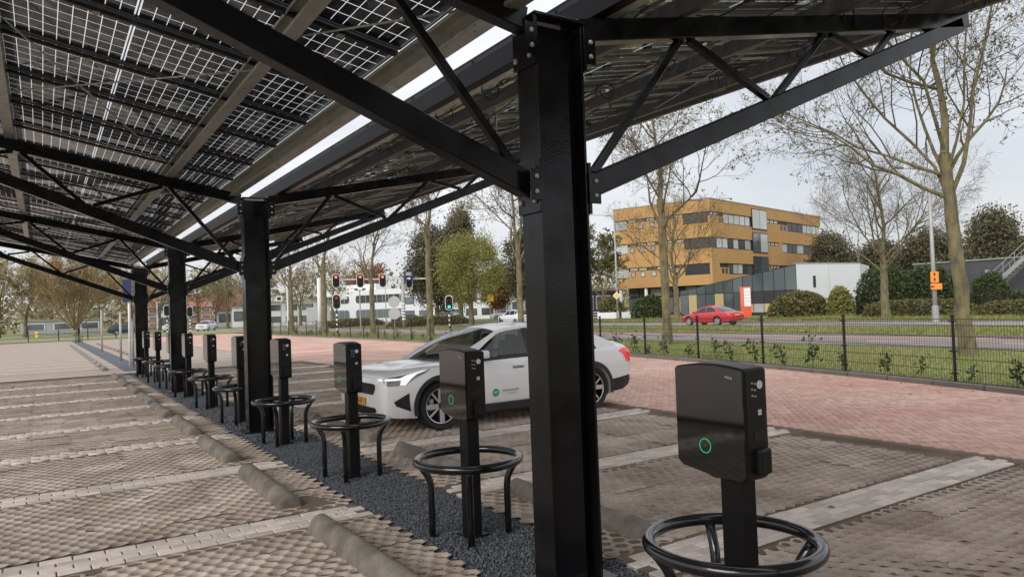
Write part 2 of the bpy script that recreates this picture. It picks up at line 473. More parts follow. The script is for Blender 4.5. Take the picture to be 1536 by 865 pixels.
if rest:
    vv = np.concatenate([LV + np.array([x, y, rng.uniform(-.004, .003)], dtype=np.float32) for x, y in rest])
    ff = np.concatenate([LF + len(LV) * i for i in range(len(rest))])
    o = link('lattice_paving', mesh_np('lattice_paving', vv, ff, M_LATT), bays); o['kind'] = 'stuff'

# divider bands of grey pavers, three courses each
def chamfer_box(lx, ly, h, c=0.004):
    b = MB(); x, y = lx / 2, ly / 2
    v = [(-x, -y, -h), (x, -y, -h), (x, y, -h), (-x, y, -h), (-x, -y, -c), (x, -y, -c), (x, y, -c), (-x, y, -c),
         (-x + c, -y + c, 0), (x - c, -y + c, 0), (x - c, y - c, 0), (-x + c, y - c, 0)]
    f = [(0, 1, 5, 4), (1, 2, 6, 5), (2, 3, 7, 6), (3, 0, 4, 7), (4, 5, 9, 8), (5, 6, 10, 9), (6, 7, 11, 10), (7, 4, 8, 11), (8, 9, 10, 11)]
    return b.add(v, f)
BL, BW = 0.205, 0.1
PB = chamfer_box(BL - 0.009, BW - 0.008, 0.05, .006); PBME = PB.mesh('paving_brick', M_CONC)
def joined_bricks(name, lst, base, m, parent):
    bv = np.array(base.v, dtype=np.float32); bf = np.array(base.f, dtype=np.int32); vs_ = []; fs = []
    for i, (x, y, z, a) in enumerate(lst):
        c, s = math.cos(a), math.sin(a)
        vs_.append(np.stack([bv[:, 0] * c - bv[:, 1] * s + x, bv[:, 0] * s + bv[:, 1] * c + y, bv[:, 2] + z], 1)); fs.append(bf + len(bv) * i)
    o = link(name, mesh_np(name, np.concatenate(vs_), np.concatenate(fs), m), parent); o['kind'] = 'stuff'
    return o
bricks = []
for kb in range(-3, 8):
    yb = Y0 + kb * PITCHY
    for r_ in range(4):
        y = yb + 0.055 + r_ * 0.1
        off = 0.5 * BL * (r_ % 2)
        for side in (0, 1):
            if side == 0: x0, x1 = -2.2, GL - 0.02
            else: x0, x1 = GR + 0.02, RX
            n = int((x1 - x0 - off) / BL)
            for i in range(n):
                x = (x1 - off - (i + .5) * BL) if side == 0 else (x0 + off + (i + .5) * BL)
                bricks.append((x, y, 0.004 + rng.uniform(-.0025, .0025), rng.uniform(-.012, .012)))
bricks.sort(key=visrank)
for (x, y, z, a) in bricks[:300]: link('paving_brick', PBME, bays, (x, y, z), (rng.uniform(-.008, .008), rng.uniform(-.008, .008), a))
joined_bricks('paving_brick_courses', bricks[300:], PB, M_CONC_I, bays)
M_JOINT = mat('joint_sand_dark', (.13, .095, .07), .95)
# bed and edge below the bands, wide crossing band at the end of the roof, flat far bands
for kb in range(-3, 8):
    sheet('joint_sand', M_JOINT, -2.2, GL - .02, Y0 + kb * PITCHY - .01, Y0 + kb * PITCHY + BANDW + .02, -0.010, bays, None)
    sheet('joint_sand', M_JOINT, GR + .02, RX, Y0 + kb * PITCHY - .01, Y0 + kb * PITCHY + BANDW + .02, -0.008, bays, None)
M_BANDF = mat('far_paver_band', (0.45, 0.385, 0.34), 0.85, var=0.5, vscale=2, vcol=(0.36, 0.30, 0.26))
M_BAYF = mat('far_lattice_bay', (0.35, 0.285, 0.235), 0.95, var=0.8, vscale=1.1, vcol=(0.25, 0.195, 0.155), bump=0.8, bscale=9)
sheet('crossing_band', M_BANDF, -16, RX, 26.75, 27.75, 0.006, bays, None)
sheet('far_bays', M_BAYF, -16, GL, 27.75, 83.5, -0.002, bays, None)
sheet('far_bays', M_BAYF, GR, RX, 27.75, 83.5, -0.002, bays, None)
sheet('left_lane', M_BANDF, -16, -2.9, -12, 26.75, -0.004, bays, None)
for kb in range(9, 31):
    for x0, x1 in ((-2.9, GL), (GR, RX)):
        MB().box(((x0 + x1) / 2, Y0 + kb * PITCHY + .15, -0.02), (x1 - x0, BANDW, 0.05)).build('divider_band', M_BANDF, bays)

# gravel strip
grav = sheet('gravel_strip', M_GRAV, GL - .05, GR + .05, -10, 26.75, -0.022)
sheet('gravel_bed_far', M_GRAV, GL, GR, 27.75, 83.5, -0.001, grav, None)
def stones(n, x0, x1, y0, y1, s0, s1, z0):
    o6 = np.array([(1, 0, 0), (-1, 0, 0), (0, 1, 0), (0, -1, 0), (0, 0, 1), (0, 0, -1)], dtype=np.float32)
    f8 = np.array([(0, 2, 4), (2, 1, 4), (1, 3, 4), (3, 0, 4), (2, 0, 5), (1, 2, 5), (3, 1, 5), (0, 3, 5)])
    sz = nrg.uniform(s0, s1, (n, 1, 1)); j = nrg.uniform(.55, 1.25, (n, 6, 1)); asp = nrg.uniform(.5, 1.2, (n, 1, 3))
    q = nrg.normal(size=(n, 3, 3)); Q, _ = np.linalg.qr(q)
    v = np.einsum('nij,nkj->nki', Q, o6[None] * sz * j * asp)
    xx = nrg.uniform(x0, x1, n); yy = nrg.uniform(y0, y1, n)
    v += np.stack([xx, yy, z0 + nrg.uniform(-.006, .008, n)], 1)[:, None]
    return v.reshape(-1, 3), (f8[None] + 6 * np.arange(n)[:, None, None]).reshape(-1, 3)
gv, gf = stones(36000, GL, GR, 2.6, 10.0, .005, .0125, -.012)
g2, f2 = stones(12000, GL, GR, 10.0, 22.0, .012, .022, -.012)
g3, f3 = stones(500, GL - .35, GR + .4, 2.6, 9.0, .004, .009, 0.004)
o = link('gravel_chips', mesh_np('gravel_chips', np.concatenate([gv, g2, g3]), np.concatenate([gf, f2 + len(gv), f3 + len(gv) + len(g2)]), M_STONE), grav); o['kind'] = 'stuff'

# red paved lane with herringbone bricks near the camera
ysl = [-12, -6, -2, 0, 2, 4, 6, 8, 10, 12, 14, 16, 19, 22, 26, 31, 37, 45, 55, 70, 84]
def brick_ground_mat():
    m = bpy.data.materials.new('red_lane_far'); m.use_nodes = True; t = m.node_tree; b = t.nodes['Principled BSDF']
    b.inputs['Roughness'].default_value = .85
    g = t.nodes.new('ShaderNodeNewGeometry'); mp_ = t.nodes.new('ShaderNodeMapping'); mp_.inputs['Rotation'].default_value = (0, 0, R(90))
    br = t.nodes.new('ShaderNodeTexBrick'); br.inputs['Scale'].default_value = 1.0; br.inputs['Brick Width'].default_value = .21; br.inputs['Row Height'].default_value = .105
    br.inputs['Mortar Size'].default_value = .004; br.inputs['Color1'].default_value = (.49, .262, .21, 1); br.inputs['Color2'].default_value = (.42, .235, .195, 1); br.inputs['Mortar'].default_value = (.28, .19, .14, 1)
    t.links.new(g.outputs['Position'], mp_.inputs[0]); t.links.new(mp_.outputs[0], br.inputs['Vector'])
    n = t.nodes.new('ShaderNodeTexNoise'); n.inputs['Scale'].default_value = .55; n.inputs['Detail'].default_value = 6; t.links.new(g.outputs['Position'], n.inputs['Vector'])
    mr = t.nodes.new('ShaderNodeMapRange'); mr.inputs['From Min'].default_value = .35; mr.inputs['From Max'].default_value = .7; mr.inputs['To Max'].default_value = .8
    t.links.new(n.outputs['Fac'], mr.inputs['Value'])
    mx = t.nodes.new('ShaderNodeMixRGB'); mx.inputs['Color2'].default_value = (.61, .43, .335, 1)
    t.links.new(mr.outputs[0], mx.inputs['Fac']); t.links.new(br.outputs['Color'], mx.inputs['Color1']); t.links.new(mx.outputs[0], b.inputs['Base Color'])
    return m
lane = strip('red_lane', brick_ground_mat(), ysl, lambda y: RX + .06, lambda y: FX(y) - .12, -0.003)
RB = chamfer_box(0.204, 0.0995, 0.05); RBME = RB.mesh('red_brick', M_RED)
reds = []
u_ = 0.1045
ca, sa = math.cos(R(45)), math.sin(R(45))
for i in range(-60, 120):
    for j in range(-120, 120):
        # 90 degree herringbone on a unit grid of half bricks, turned 45 degrees
        md = (i - j) % 4
        if md == 0: cx, cy, a = i + 1, j + .5, 0
        elif md == 3: cx, cy, a = i + .5, j + 1, PI / 2
        else: continue
        x = cx * u_; y = cy * u_
        X = x * ca - y * sa + 8.0; Y = x * sa + y * ca + 6
        if RX + .11 < X < FX(Y) - .25 and 0.5 < Y < 14.5: reds.append((X, Y, 0.004 + rng.uniform(-.0018, .0018), a + R(45)))
reds.sort(key=visrank)
for (x, y, z, a) in reds[:300]: link('red_brick', RBME, lane, (x, y, z), (rng.uniform(-.006, .006), rng.uniform(-.006, .006), a))
joined_bricks('red_brick_paving', reds[300:], RB, M_RED_I, lane)
# kerb at the fence, one block per metre
_y = -2.0
KB = MB().box((0, 0, 0), (0.10, 0.985, 0.26)).mesh('kerb_block', M_KERB, bevel=.012)
kerb = empty('kerb'); tag(kerb, kind='structure')
while _y < 70:
    x0, x1 = FX(_y), FX(_y + 1)
    a = math.atan2(x1 - x0, 1.0)
    link('kerb_block', KB, kerb, ((x0 + x1) / 2 - .07, _y + .5, -0.045 + rng.uniform(-.004, .004)), (0, 0, -a)); _y += 1.0
# planted strip, roads, median
vst = strip('grass_verge', M_GRASS, ysl, lambda y: FX(y) - .02, lambda y: 22.4, 0.025)
strip('planting_soil', M_SOIL, ysl, lambda y: FX(y) - .015, lambda y: FX(y) + .55, 0.031, vst, None)
road = sheet('road', M_ASPH, 22.4, 28.3, -120, 108, 0.0)
road2 = sheet('far_road', M_ASPH2, 36.6, 43.2, -120, 108, 0.0)
M_CYC = mat('cycle_path_pink', (.30, .205, .175), .9, var=.6, vscale=.6, vcol=(.24, .175, .155))
sheet('cycle_path', M_CYC, 25.6, 28.28, -120, 104, 0.004, road, None)
sheet('median', M_GRASS, 28.42, 36.45, -120, 104, 0.035)
sheet('median_edge_soil', M_SOIL, 28.42, 29.25, -120, 104, 0.042)
cross = sheet('cross_street', M_ASPH2, -90, 90, 107, 121, 0.004)
sheet('lawn', M_GRASS, 43.4, 400, -200, 106, 0.03)
sheet('lawn_left', M_GRASS, -120, 22.3, 87.5, 106.5, 0.012)
sheet('footpath', M_BANDF, -120, 22.3, 84.2, 87.4, 0.018)
for xx in (22.33, 28.36, 36.52, 43.3):
    MB().box((xx, -6, 0.0), (0.12, 228, 0.17)).build('road_kerb', M_KERB, kerb)
MB().box((-49, 84.1, 0.0), (142, 0.14, 0.16)).build('road_kerb', M_KERB, kerb)
for i in range(-8, 24):
    MB().box((25.35, i * 4.5 + 1, 0.005), (0.13, 1.6, 0.006)).build('lane_mark', M_PAINT, road)
    MB().box((39.9, i * 4.5 + 2, 0.004), (0.13, 1.6, 0.006)).build('lane_mark', M_PAINT, road2)
MB().box((28.0, -6, 0.006), (0.13, 226, 0.006)).build('edge_line', M_PAINT, road)
MB().box((36.95, -6, 0.004), (0.13, 226, 0.006)).build('edge_line', M_PAINT, road2)

# grass blades on the verge and the median edge (too many to count)
def blades(n, fx0, fx1, y0, y1, h0, h1, z, wd):
    yy = y0 + (y1 - y0) * nrg.random(n) ** 1.6
    a = np.array([fx0(t) for t in yy]); b = np.array([fx1(t) for t in yy]); xx = a + (b - a) * nrg.random(n)
    dens = fbm(xx * .6, yy * .6, 3)
    hh = nrg.uniform(h0, h1, n) * (0.45 + 1.1 * dens); an = nrg.uniform(0, 2 * PI, n); ln = nrg.normal(0, .45, (n, 2)) * hh[:, None]
    dx, dy = np.cos(an) * wd, np.sin(an) * wd; zz = np.full(n, z)
    v = np.stack([np.stack([xx - dx, yy - dy, zz], 1), np.stack([xx + dx, yy + dy, zz], 1), np.stack([xx + ln[:, 0], yy + ln[:, 1], zz + hh], 1)], 1)
    return v.reshape(-1, 3), np.arange(3 * n).reshape(n, 3)
bv1 = blades(80000, lambda y: FX(y) + .25, lambda y: 22.2, 1, 80, .04, .12, .02, .009)
bv2 = blades(26000, lambda y: 29.0, lambda y: 36.4, 4, 90, .06, .15, .03, .025)
bv3 = blades(22000, lambda y: 43.5, lambda y: 52, 8, 70, .1, .28, .03, .04)
vv = np.concatenate([bv1[0], bv2[0], bv3[0]]); ff = np.arange(len(vv)).reshape(-1, 3)
tag(link('grass', mesh_np('grass', vv, ff, M_BLADE)), 'rough green grass on the verge and the median', 'grass', kind='stuff')

# fallen leaves blown against the kerb and over the gravel
_n = 420
_yy = nrg.uniform(2, 22, _n); _xx = np.where(nrg.random(_n) < .62, np.array([FX(t) for t in _yy]) - .15 - nrg.gamma(1.2, .35, _n), nrg.uniform(-1.5, 8, _n))
_lc = np.stack([_xx, _yy, np.full(_n, .014)], 1); _la = nrg.uniform(0, 2 * PI, _n); _ls = nrg.uniform(.018, .04, _n)
_lv = np.stack([_lc + np.stack([np.cos(_la + k * PI / 2) * _ls * (1 if k % 2 == 0 else .6), np.sin(_la + k * PI / 2) * _ls * (1 if k % 2 == 0 else .6), nrg.uniform(-.004, .012, _n)], 1) for k in range(4)], 1)
tag(link('fallen_leaves', mesh_np('fallen_leaves', _lv.reshape(-1, 3), np.arange(4 * _n).reshape(-1, 4), mat('dead_leaf', (.19, .115, .05), .85, island=.6))), 'scattered brown fallen leaves on the paving', 'leaves', kind='stuff')
# ---------------------------------------------------------------- wheel stops
def wheel_stop(name):
    r0 = empty(name)
    for s in (-1, 1):
        b = MB(); L = 0.87; n = 12; rad = .102
        ends = [(-1, .66), (-.985, .88), (-.955, 1), (-.5, 1), (0, 1), (.5, 1), (.985, 1.0), (1.0, .965)] if s < 0 else [(-1.0, .965), (-.985, 1.0), (-.5, 1), (0, 1), (.5, 1), (.955, 1), (.985, .88), (1, .66)]
        v = []; f = []
        for t, q in ends:
            for k in range(n + 1):
                a = PI * k / n; jt = 1 + rng.uniform(-.018, .018); v.append((math.cos(a) * rad * q * jt, s * L / 2 + t * L / 2 * .995, -0.03 + math.sin(a) * (rad + .045) * q * jt))
        for i in range(len(ends) - 1):
            for k in range(n): f.append((i * (n + 1) + k, i * (n + 1) + k + 1, (i + 1) * (n + 1) + k + 1, (i + 1) * (n + 1) + k))
        f.append(tuple(range(n + 1))); f.append(tuple((len(ends) - 1) * (n + 1) + k for k in range(n, -1, -1)))
        b.add(v, f).build('concrete_half', M_STOP, r0, smooth=True, angle=1.0)
    return r0
ws0 = wheel_stop('wheel_stop')
nth = ['nearest', 'second', 'third', 'fourth', 'fifth', 'sixth', 'seventh', 'eighth', 'ninth', 'tenth']
fth = nth[:] + ['eleventh', 'twelfth', 'thirteenth', 'fourteenth', 'fifteenth']
fth[0] = 'first'
first = True
for side, xs, txt in ((0, 1.83, 'left of the gravel strip'), (1, 3.62, 'right of the gravel strip')):
    c = 0
    for kb in range(-1 if side == 0 else -1, 8):
        if kb == -1 and side == 0: pass
        o = ws0 if first else copy_tree(ws0); first = False
        o.location = (xs + rng.uniform(-.02, .02), Y0 + kb * PITCHY + BANDW + (PITCHY - BANDW) / 2 + .08 + rng.uniform(-.05, .05), 0); o.rotation_euler = (0, 0, rng.uniform(-.02, .02))
        tag(o, f'half-round grey concrete wheel stop {txt}, {nth[c]} from the camera', 'wheel stop', 'concrete wheel stops at the heads of the bays'); c += 1
for side, xs in ((0, 1.83), (1, 3.62)):
    for kb in range(9, 24):
        o = copy_tree(ws0); o.location = (xs, Y0 + kb * PITCHY + BANDW + 1.15, 0); o.rotation_euler = (0, 0, 0)
        tag(o, f'small wheel stop beyond the roof on the {"left" if side == 0 else "right"}, {fth[kb - 9]} past the crossing band', 'wheel stop', 'concrete wheel stops at the heads of the bays')
# ================================================================ solar carport
AX = 2.68
COLY = [-3.9, 3.6, 11.1, 18.6, 26.1]
CY0, CY1 = -6.4, 27.5
port = tag(empty('solar_carport', (AX, 3.6, 0)), 'long black steel carport with two rising wings of glass solar panels', 'carport')
def P(b, name, m, **k):         # part of the carport, geometry given in world coordinates
    o = b.build(name, m, None, **k); o.parent = port; o.matrix_parent_inverse = Matrix.Translation((-AX, -3.6, 0)); return o
def sub(b, name, m, par, **k):
    o = b.build(name, m, None, **k); o.parent = par; return o
def ztop(t): return 3.45 + 0.2 * t
XF = .18        # half depth of the column section
def column(y):
    b = MB(); hw = .105; tf = .016
    for s in (-1, 1): b.box((AX + s * (XF - tf / 2), y, 1.70), (tf, 2 * hw, 3.44))
    b.box((AX, y, 1.70), (2 * XF - 2 * tf - .002, .012, 3.42))
    col = P(b, 'column', M_BLACK, bevel=.003)
    # closing plate on the near face, set in from the flange edges on the right
    c2 = MB().box((AX - .045, y - .078, 1.60), (2 * XF - .125, .010, 3.15)); sub(c2, 'cover_plate', M_BLACK, col, bevel=.002)
    pl = MB().box((AX, y, .012), (.5, .34, .02)); sub(pl, 'base_plate', M_BLACK, col, bevel=.002)
    cp = MB().box((AX, y, 3.432), (2 * XF + .03, .25, .018)); sub(cp, 'cap_plate', M_BLACK, col, bevel=.002)
    for s in (-1, 1):
        for z0, z1 in ((3.13, 3.42), (2.24, 2.56)):
            e = MB().box((AX + s * (XF + .011), y, (z0 + z1) / 2), (.02, .23, z1 - z0)); sub(e, 'end_plate', M_BLACK, col, bevel=.002)
            for yy in (-.075, .075):
                for zz in (.09, -.09):
                    bb = MB()
                    bb.lathe([(0, .0), (.019, .0), (.019, .012), (.012, .017), (0, .018)], 6, 'X', (AX + s * (XF + .0215), y + yy, (z0 + z1) / 2 + zz)) if s > 0 else bb.lathe([(0, -.018), (.012, -.017), (.019, -.012), (.019, 0), (0, 0)], 6, 'X', (AX + s * (XF + .0215), y + yy, (z0 + z1) / 2 + zz))
                    sub(bb, 'bolt', M_GALV, col)
        # splice plates with bolts that face the camera
        for zc in (3.27, 2.40):
            e = MB().box((AX + s * (XF + .042), y - .118, zc), (.09, .012, .19)); sub(e, 'gusset_plate', M_BLACK, col, bevel=.002)
            for zz in (.045, -.045):
                bb = MB().lathe([(0, -.013), (.009, -.013), (.015, -.008), (.015, 0)], 8, 'Y', (AX + s * (XF + .045), y - .1245, zc + zz)); sub(bb, 'bolt', M_GALV, col)
def ibeam(b, p0, p1, w_, h_, tf=.012, tw=.008):
    p0 = Vector(p0); p1 = Vector(p1); d = (p1 - p0).normalized(); sd = Vector((0, 1, 0)); u = sd.cross(d).normalized()
    if u.z < 0: u = -u
    for q in (1, -1): b.beam(p0 + u * q * (h_ / 2 - tf / 2), p1 + u * q * (h_ / 2 - tf / 2), w_, tf, u)
    b.beam(p0, p1, tw, h_ - 2 * tf - .001, u)
def arm(y, s):
    # rectangular hollow chords
    x0 = AX + s * (XF + .022)
    def pt(t, z): return (AX + s * t, y, z)
    b = MB().beam(pt(XF + .022, ztop(.2) - .075), pt(5.28, ztop(5.28) - .075), .11, .145); P(b, 'top_chord', M_BLACK, bevel=.006)
    b = MB().beam(pt(XF + .022, 2.405), pt(5.16, 4.365), .11, .145); P(b, 'bottom_chord', M_BLACK, bevel=.006)
    def zb(t): return 2.405 + (4.365 - 2.405) * (t - .2) / (5.16 - .2)
    nodes = [(0.30, 'b'), (1.20, 't'), (2.13, 'b'), (2.92, 't'), (3.55, 'b'), (3.98, 't')]
    for i in range(len(nodes) - 1):
        (ta, ka), (tb_, kb) = nodes[i], nodes[i + 1]
        za = zb(ta) + .07 if ka == 'b' else ztop(ta) - .145
        zb2 = zb(tb_) + .07 if kb == 'b' else ztop(tb_) - .145
        da = .04 if i else 0
        b = MB().beam(pt(ta + da, za), pt(tb_ - .04, zb2), .05, .05, (0, 1, 0)); P(b, 'diagonal_brace', M_BLACK, bevel=.004)
for y in COLY:
    column(y)
    for s in (-1, 1): arm(y, s)

# purlins along the roof (lipped C profiles), black valley beam on the right
def purlin(t, s, m, h=.15, w_=.085, name='purlin', y0=CY0, y1=CY1, zoff=0.0):
    x = AX + s * t; z0 = ztop(t) + .004 + zoff
    b = MB(); th = .006; dirn = s * -1
    b.box((x, (y0 + y1) / 2, z0 + h / 2), (th, y1 - y0, h))
    for zz in (z0 + th / 2, z0 + h - th / 2): b.box((x - dirn * (w_ / 2 + th / 2), (y0 + y1) / 2, zz), (w_, y1 - y0, th))
    for zz in (z0 + .012 + th, z0 + h - .012 - th): b.box((x - dirn * (w_ + .001), (y0 + y1) / 2, zz), (th * .8, y1 - y0, .022))
    o = P(b, name, m)
    return o, x, z0
purlin(.26, -1, M_GALV, .205, .10, zoff=-.055)
for t in (1.10, 2.94, 4.66): purlin(t, -1, M_GALV, .16, .10)
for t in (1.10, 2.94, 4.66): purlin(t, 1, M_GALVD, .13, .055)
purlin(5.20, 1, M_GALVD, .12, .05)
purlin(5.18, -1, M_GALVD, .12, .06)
# pressed dimples and clamp bolts on the two valley purlins
for i in range(56):
    y = 3.9 + i * .42
    b = MB().beam((AX - .26 - .005, y, 3.52), (AX - .26 - .005, y + .10, 3.59), .012, .004, (1, 0, 0)); 
    b.beam((AX - .26 - .07, y + .05, 3.448), (AX - .26 - .02, y + .13, 3.448), .012, .004, (0, 0, 1))
    if i < 26: P(b, 'rib', M_GALV)
vb = MB().box((AX + .34, (CY0 + CY1) / 2, 3.635), (.014, CY1 - CY0, .20)).box((AX + .38, (CY0 + CY1) / 2, 3.74), (.09, CY1 - CY0, .012)).box((AX + .385, (CY0 + CY1) / 2, 3.540), (.075, CY1 - CY0, .012))
P(vb, 'valley_gutter', mat('gutter_black', (.006, .0065, .008), .5, spec=.12), bevel=.002)
ga = MB().box((AX + .47, (CY0 + CY1) / 2, 3.548), (.085, CY1 - CY0, .010)); P(ga, 'gutter_flange', M_GALV)

# modules: glass pane, cells, thin frame
def module(lx, ly, ncx, ncy, mid):
    cells = []; m0 = .014
    gx = (lx - 2 * m0 - (mid if mid else 0)) / ncx; gy = (ly - 2 * m0) / ncy; gap = .0062; gapy = .0125
    v = []; f = []
    for i in range(ncx):
        xx = m0 + i * gx + (mid if (mid and i >= ncx // 2) else 0)
        for j in range(ncy):
            yy = m0 + j * gy; n = len(v)
            a, b_, c, d = xx + gap / 2, xx + gx - gap / 2, yy + gapy / 2, yy + gy - gapy / 2
            v += [(a, c, 0), (b_, c, 0), (b_, d, 0), (a, d, 0), (a, c, .002), (b_, c, .002), (b_, d, .002), (a, d, .002)]
            f += [(n, n + 3, n + 2, n + 1), (n + 4, n + 5, n + 6, n + 7)]
    if mid:
        a = m0 + gx * (ncx // 2) + mid * .30; b_ = a + mid * .40; n = len(v)
        v += [(a, 0, 0), (b_, 0, 0), (b_, ly, 0), (a, ly, 0)]; f += [(n, n + 3, n + 2, n + 1)]
    cm = mesh_np('cells', v, f, M_CELL)
    g = MB().add([(0, 0, -.006), (lx, 0, -.006), (lx, ly, -.006), (0, ly, -.006)], [(3, 2, 1, 0)]).mesh('glass_pane', M_PVGLASS)
    fr = MB()
    for a, b_, w_, h_ in ((lx / 2, .006, lx, .012), (lx / 2, ly - .006, lx, .012)): fr.box((a, b_, .004), (w_, h_, .028))
    for a in (.006, lx - .006): fr.box((a, ly / 2, .004), (.012, ly - .026, .028))
    return fr.mesh('solar_panel', M_FRAME), cm, g
ROWS = [(.33, 1.09, 8, 0), (1.12, 2.944, 18, .030), (2.95, 4.65, 18, .030), (4.68, 5.42, 8, 0)]
MY = 1.15
SL = math.atan(.2)
kx = 1 / math.cos(SL)
M_JB = M_RUBBER
for ri, (t0, t1, nc, mid) in enumerate(ROWS):
    L = (t1 - t0) * kx
    fm, cm, gm = module(L, MY - .035, nc, 6, mid)
    jbs = [MB().box((L / 2, MY * q, -.02), (.07, .05, .022)).mesh('junction_box', M_JB) for q in (.25, .5, .75)]
    for s in (-1, 1):
        y = CY0
        while y < CY1 - .5:
            zz = 3.632 + .2 * t0
            # local x runs outward and up the slope
            if s > 0: M = Matrix.Translation((AX + t0, y + .017, zz)) @ Matrix.Rotation(-SL, 4, 'Y')
            else: M = Matrix.Translation((AX - t0, y + MY - .017, zz)) @ Matrix.Rotation(PI, 4, 'Z') @ Matrix.Rotation(-SL, 4, 'Y')
            pn = link('solar_panel', fm, port)
            pn.matrix_parent_inverse = Matrix.Translation((-AX, -3.6, 0)); pn.matrix_basis = M
            c = link('cells', cm, pn); c['kind'] = 'stuff'
            link('glass_pane', gm, pn)
            if mid and s > 0 and y < 14:
                for jb in jbs: link('junction_box', jb, pn)
            y += MY
# rails under the module joints
y = CY0; k = 0
while y < CY1 + .2:
    for s in (-1, 1):
        b = MB().beam((AX + s * .34, y, 3.60 + .2 * .34 - .012), (AX + s * 5.38, y, 3.60 + .2 * 5.38 - .012), .040 if s < 0 else .03, .030)
        rl = P(b, 'module_rail', M_FRAME if s < 0 else M_GALV)
        if -2 < y < 20:
            for t in (.8, 1.6, 2.3, 3.3): sub(MB().box((AX + s * t, y, 3.60 + .2 * t - .034), (.05, .06, .012)), 'rail_clamp', M_GALV, rl)
    y += MY
y = CY0 + MY * .5
M_ALU = mat('bright_aluminium', (.55, .53, .50), .4, .4, var=.5, vscale=4)
while y < CY1:          # light support bars between the purlins of the right wing
    for ta, tb_ in ((1.16, 2.0), (2.2, 2.9), (3.0, 3.9), (4.0, 4.6)):
        if rng.random() < .8:
            dy = rng.uniform(-.4, .4); P(MB().beam((AX + ta, y + dy, 3.585 + .2 * ta), (AX + tb_, y + dy + rng.uniform(-.02, .02), 3.585 + .2 * tb_), .028, .016), 'support_bar', M_ALU)
    y += MY
# thin wind bracing rods in the roof plane
def rod(x0, y0, x1, y1, r_=.008):
    z = lambda x: ztop(abs(x - AX)) + .03
    P(MB().tube([(x0, y0, z(x0)), (x1, y1, z(x1))], r_, 6), 'bracing_rod', M_GALV, smooth=True)
for i in range(len(COLY) - 1):
    ya, yb_ = COLY[i], COLY[i + 1]; ym = (ya + yb_) / 2
    for s in (-1, 1):
        rod(AX + s * .4, ya + .3, AX + s * 1.1, ya + 1.6); rod(AX + s * 1.1, ya + 2.4, AX + s * 2.9, ym + 1.5)
        rod(AX + s * 2.9, ya + .4, AX + s * 4.6, ym); rod(AX + s * 1.1, yb_ - .4, AX + s * 2.9, ym - .6)
# string cables looping under the right wing, inverters hung on the purlins
def loop_cable(x, y, s):
    r_ = rng.uniform(.05, .10); z = ztop(abs(x - AX)) + .02 - rng.uniform(0, .05)
    pts = []; n = 14; ph = rng.uniform(0, 6); yaw = rng.uniform(-.6, .6)
    for i in range(n):
        a = 2 * PI * i / n * 1.15; pts.append((x + math.cos(a + ph) * r_ * math.cos(yaw), y + math.cos(a + ph) * r_ * math.sin(yaw) + (i - n / 2) * .006, z + math.sin(a + ph) * r_))
    return MB().tube(pts, .006, 5)
for i in range(80):
    s = 1; t = rng.choice((.55, 1.2, 2.0, 2.1, 3.0, 3.8, 4.7)) + rng.uniform(-.05, .25); y = rng.uniform(3.0, 22)
    P(loop_cable(AX + t, y, s), 'cable', M_RUBBER, smooth=True)
for i in range(60):
    t = rng.choice((.6, 1.2, 2.1, 2.2, 3.0, 3.9, 4.7)) + rng.uniform(-.04, .2); y = rng.uniform(2.5, 22); L = rng.uniform(.6, 2.2); x = AX + t
    z = ztop(t) + .06; n = 9; sg = rng.uniform(.03, .12)
    dx = rng.uniform(-.15, .15)
    P(MB().tube([(x + dx * k / n, y + L * k / n, z - sg * math.sin(PI * k / n) + rng.uniform(-.008, .008)) for k in range(n + 1)], .006, 5), 'cable', M_RUBBER, smooth=True)
for i, (t, y) in enumerate(((1.24, 5.2), (1.24, 8.6), (2.2, 6.8), (2.2, 12.3), (3.1, 5.5), (3.1, 10.0), (3.95, 8.2), (4.8, 9.6), (4.8, 6.4), (1.24, 13.5))):
    P(MB().box((AX + t, y, ztop(t) + .045), (.16, .24, .07)), 'optimiser_box', M_FRAME, bevel=.006)
for i in range(6):      # a few loose leads on the left wing too
    t = rng.choice((1.2, 3.05)); y = 5 + i * 2.1
    P(MB().tube([(AX - t - .02 * k, y + .09 * k, ztop(t) + .07 - .07 * math.sin(PI * k / 8)) for k in range(9)], .006, 5), 'cable', M_RUBBER, smooth=True)

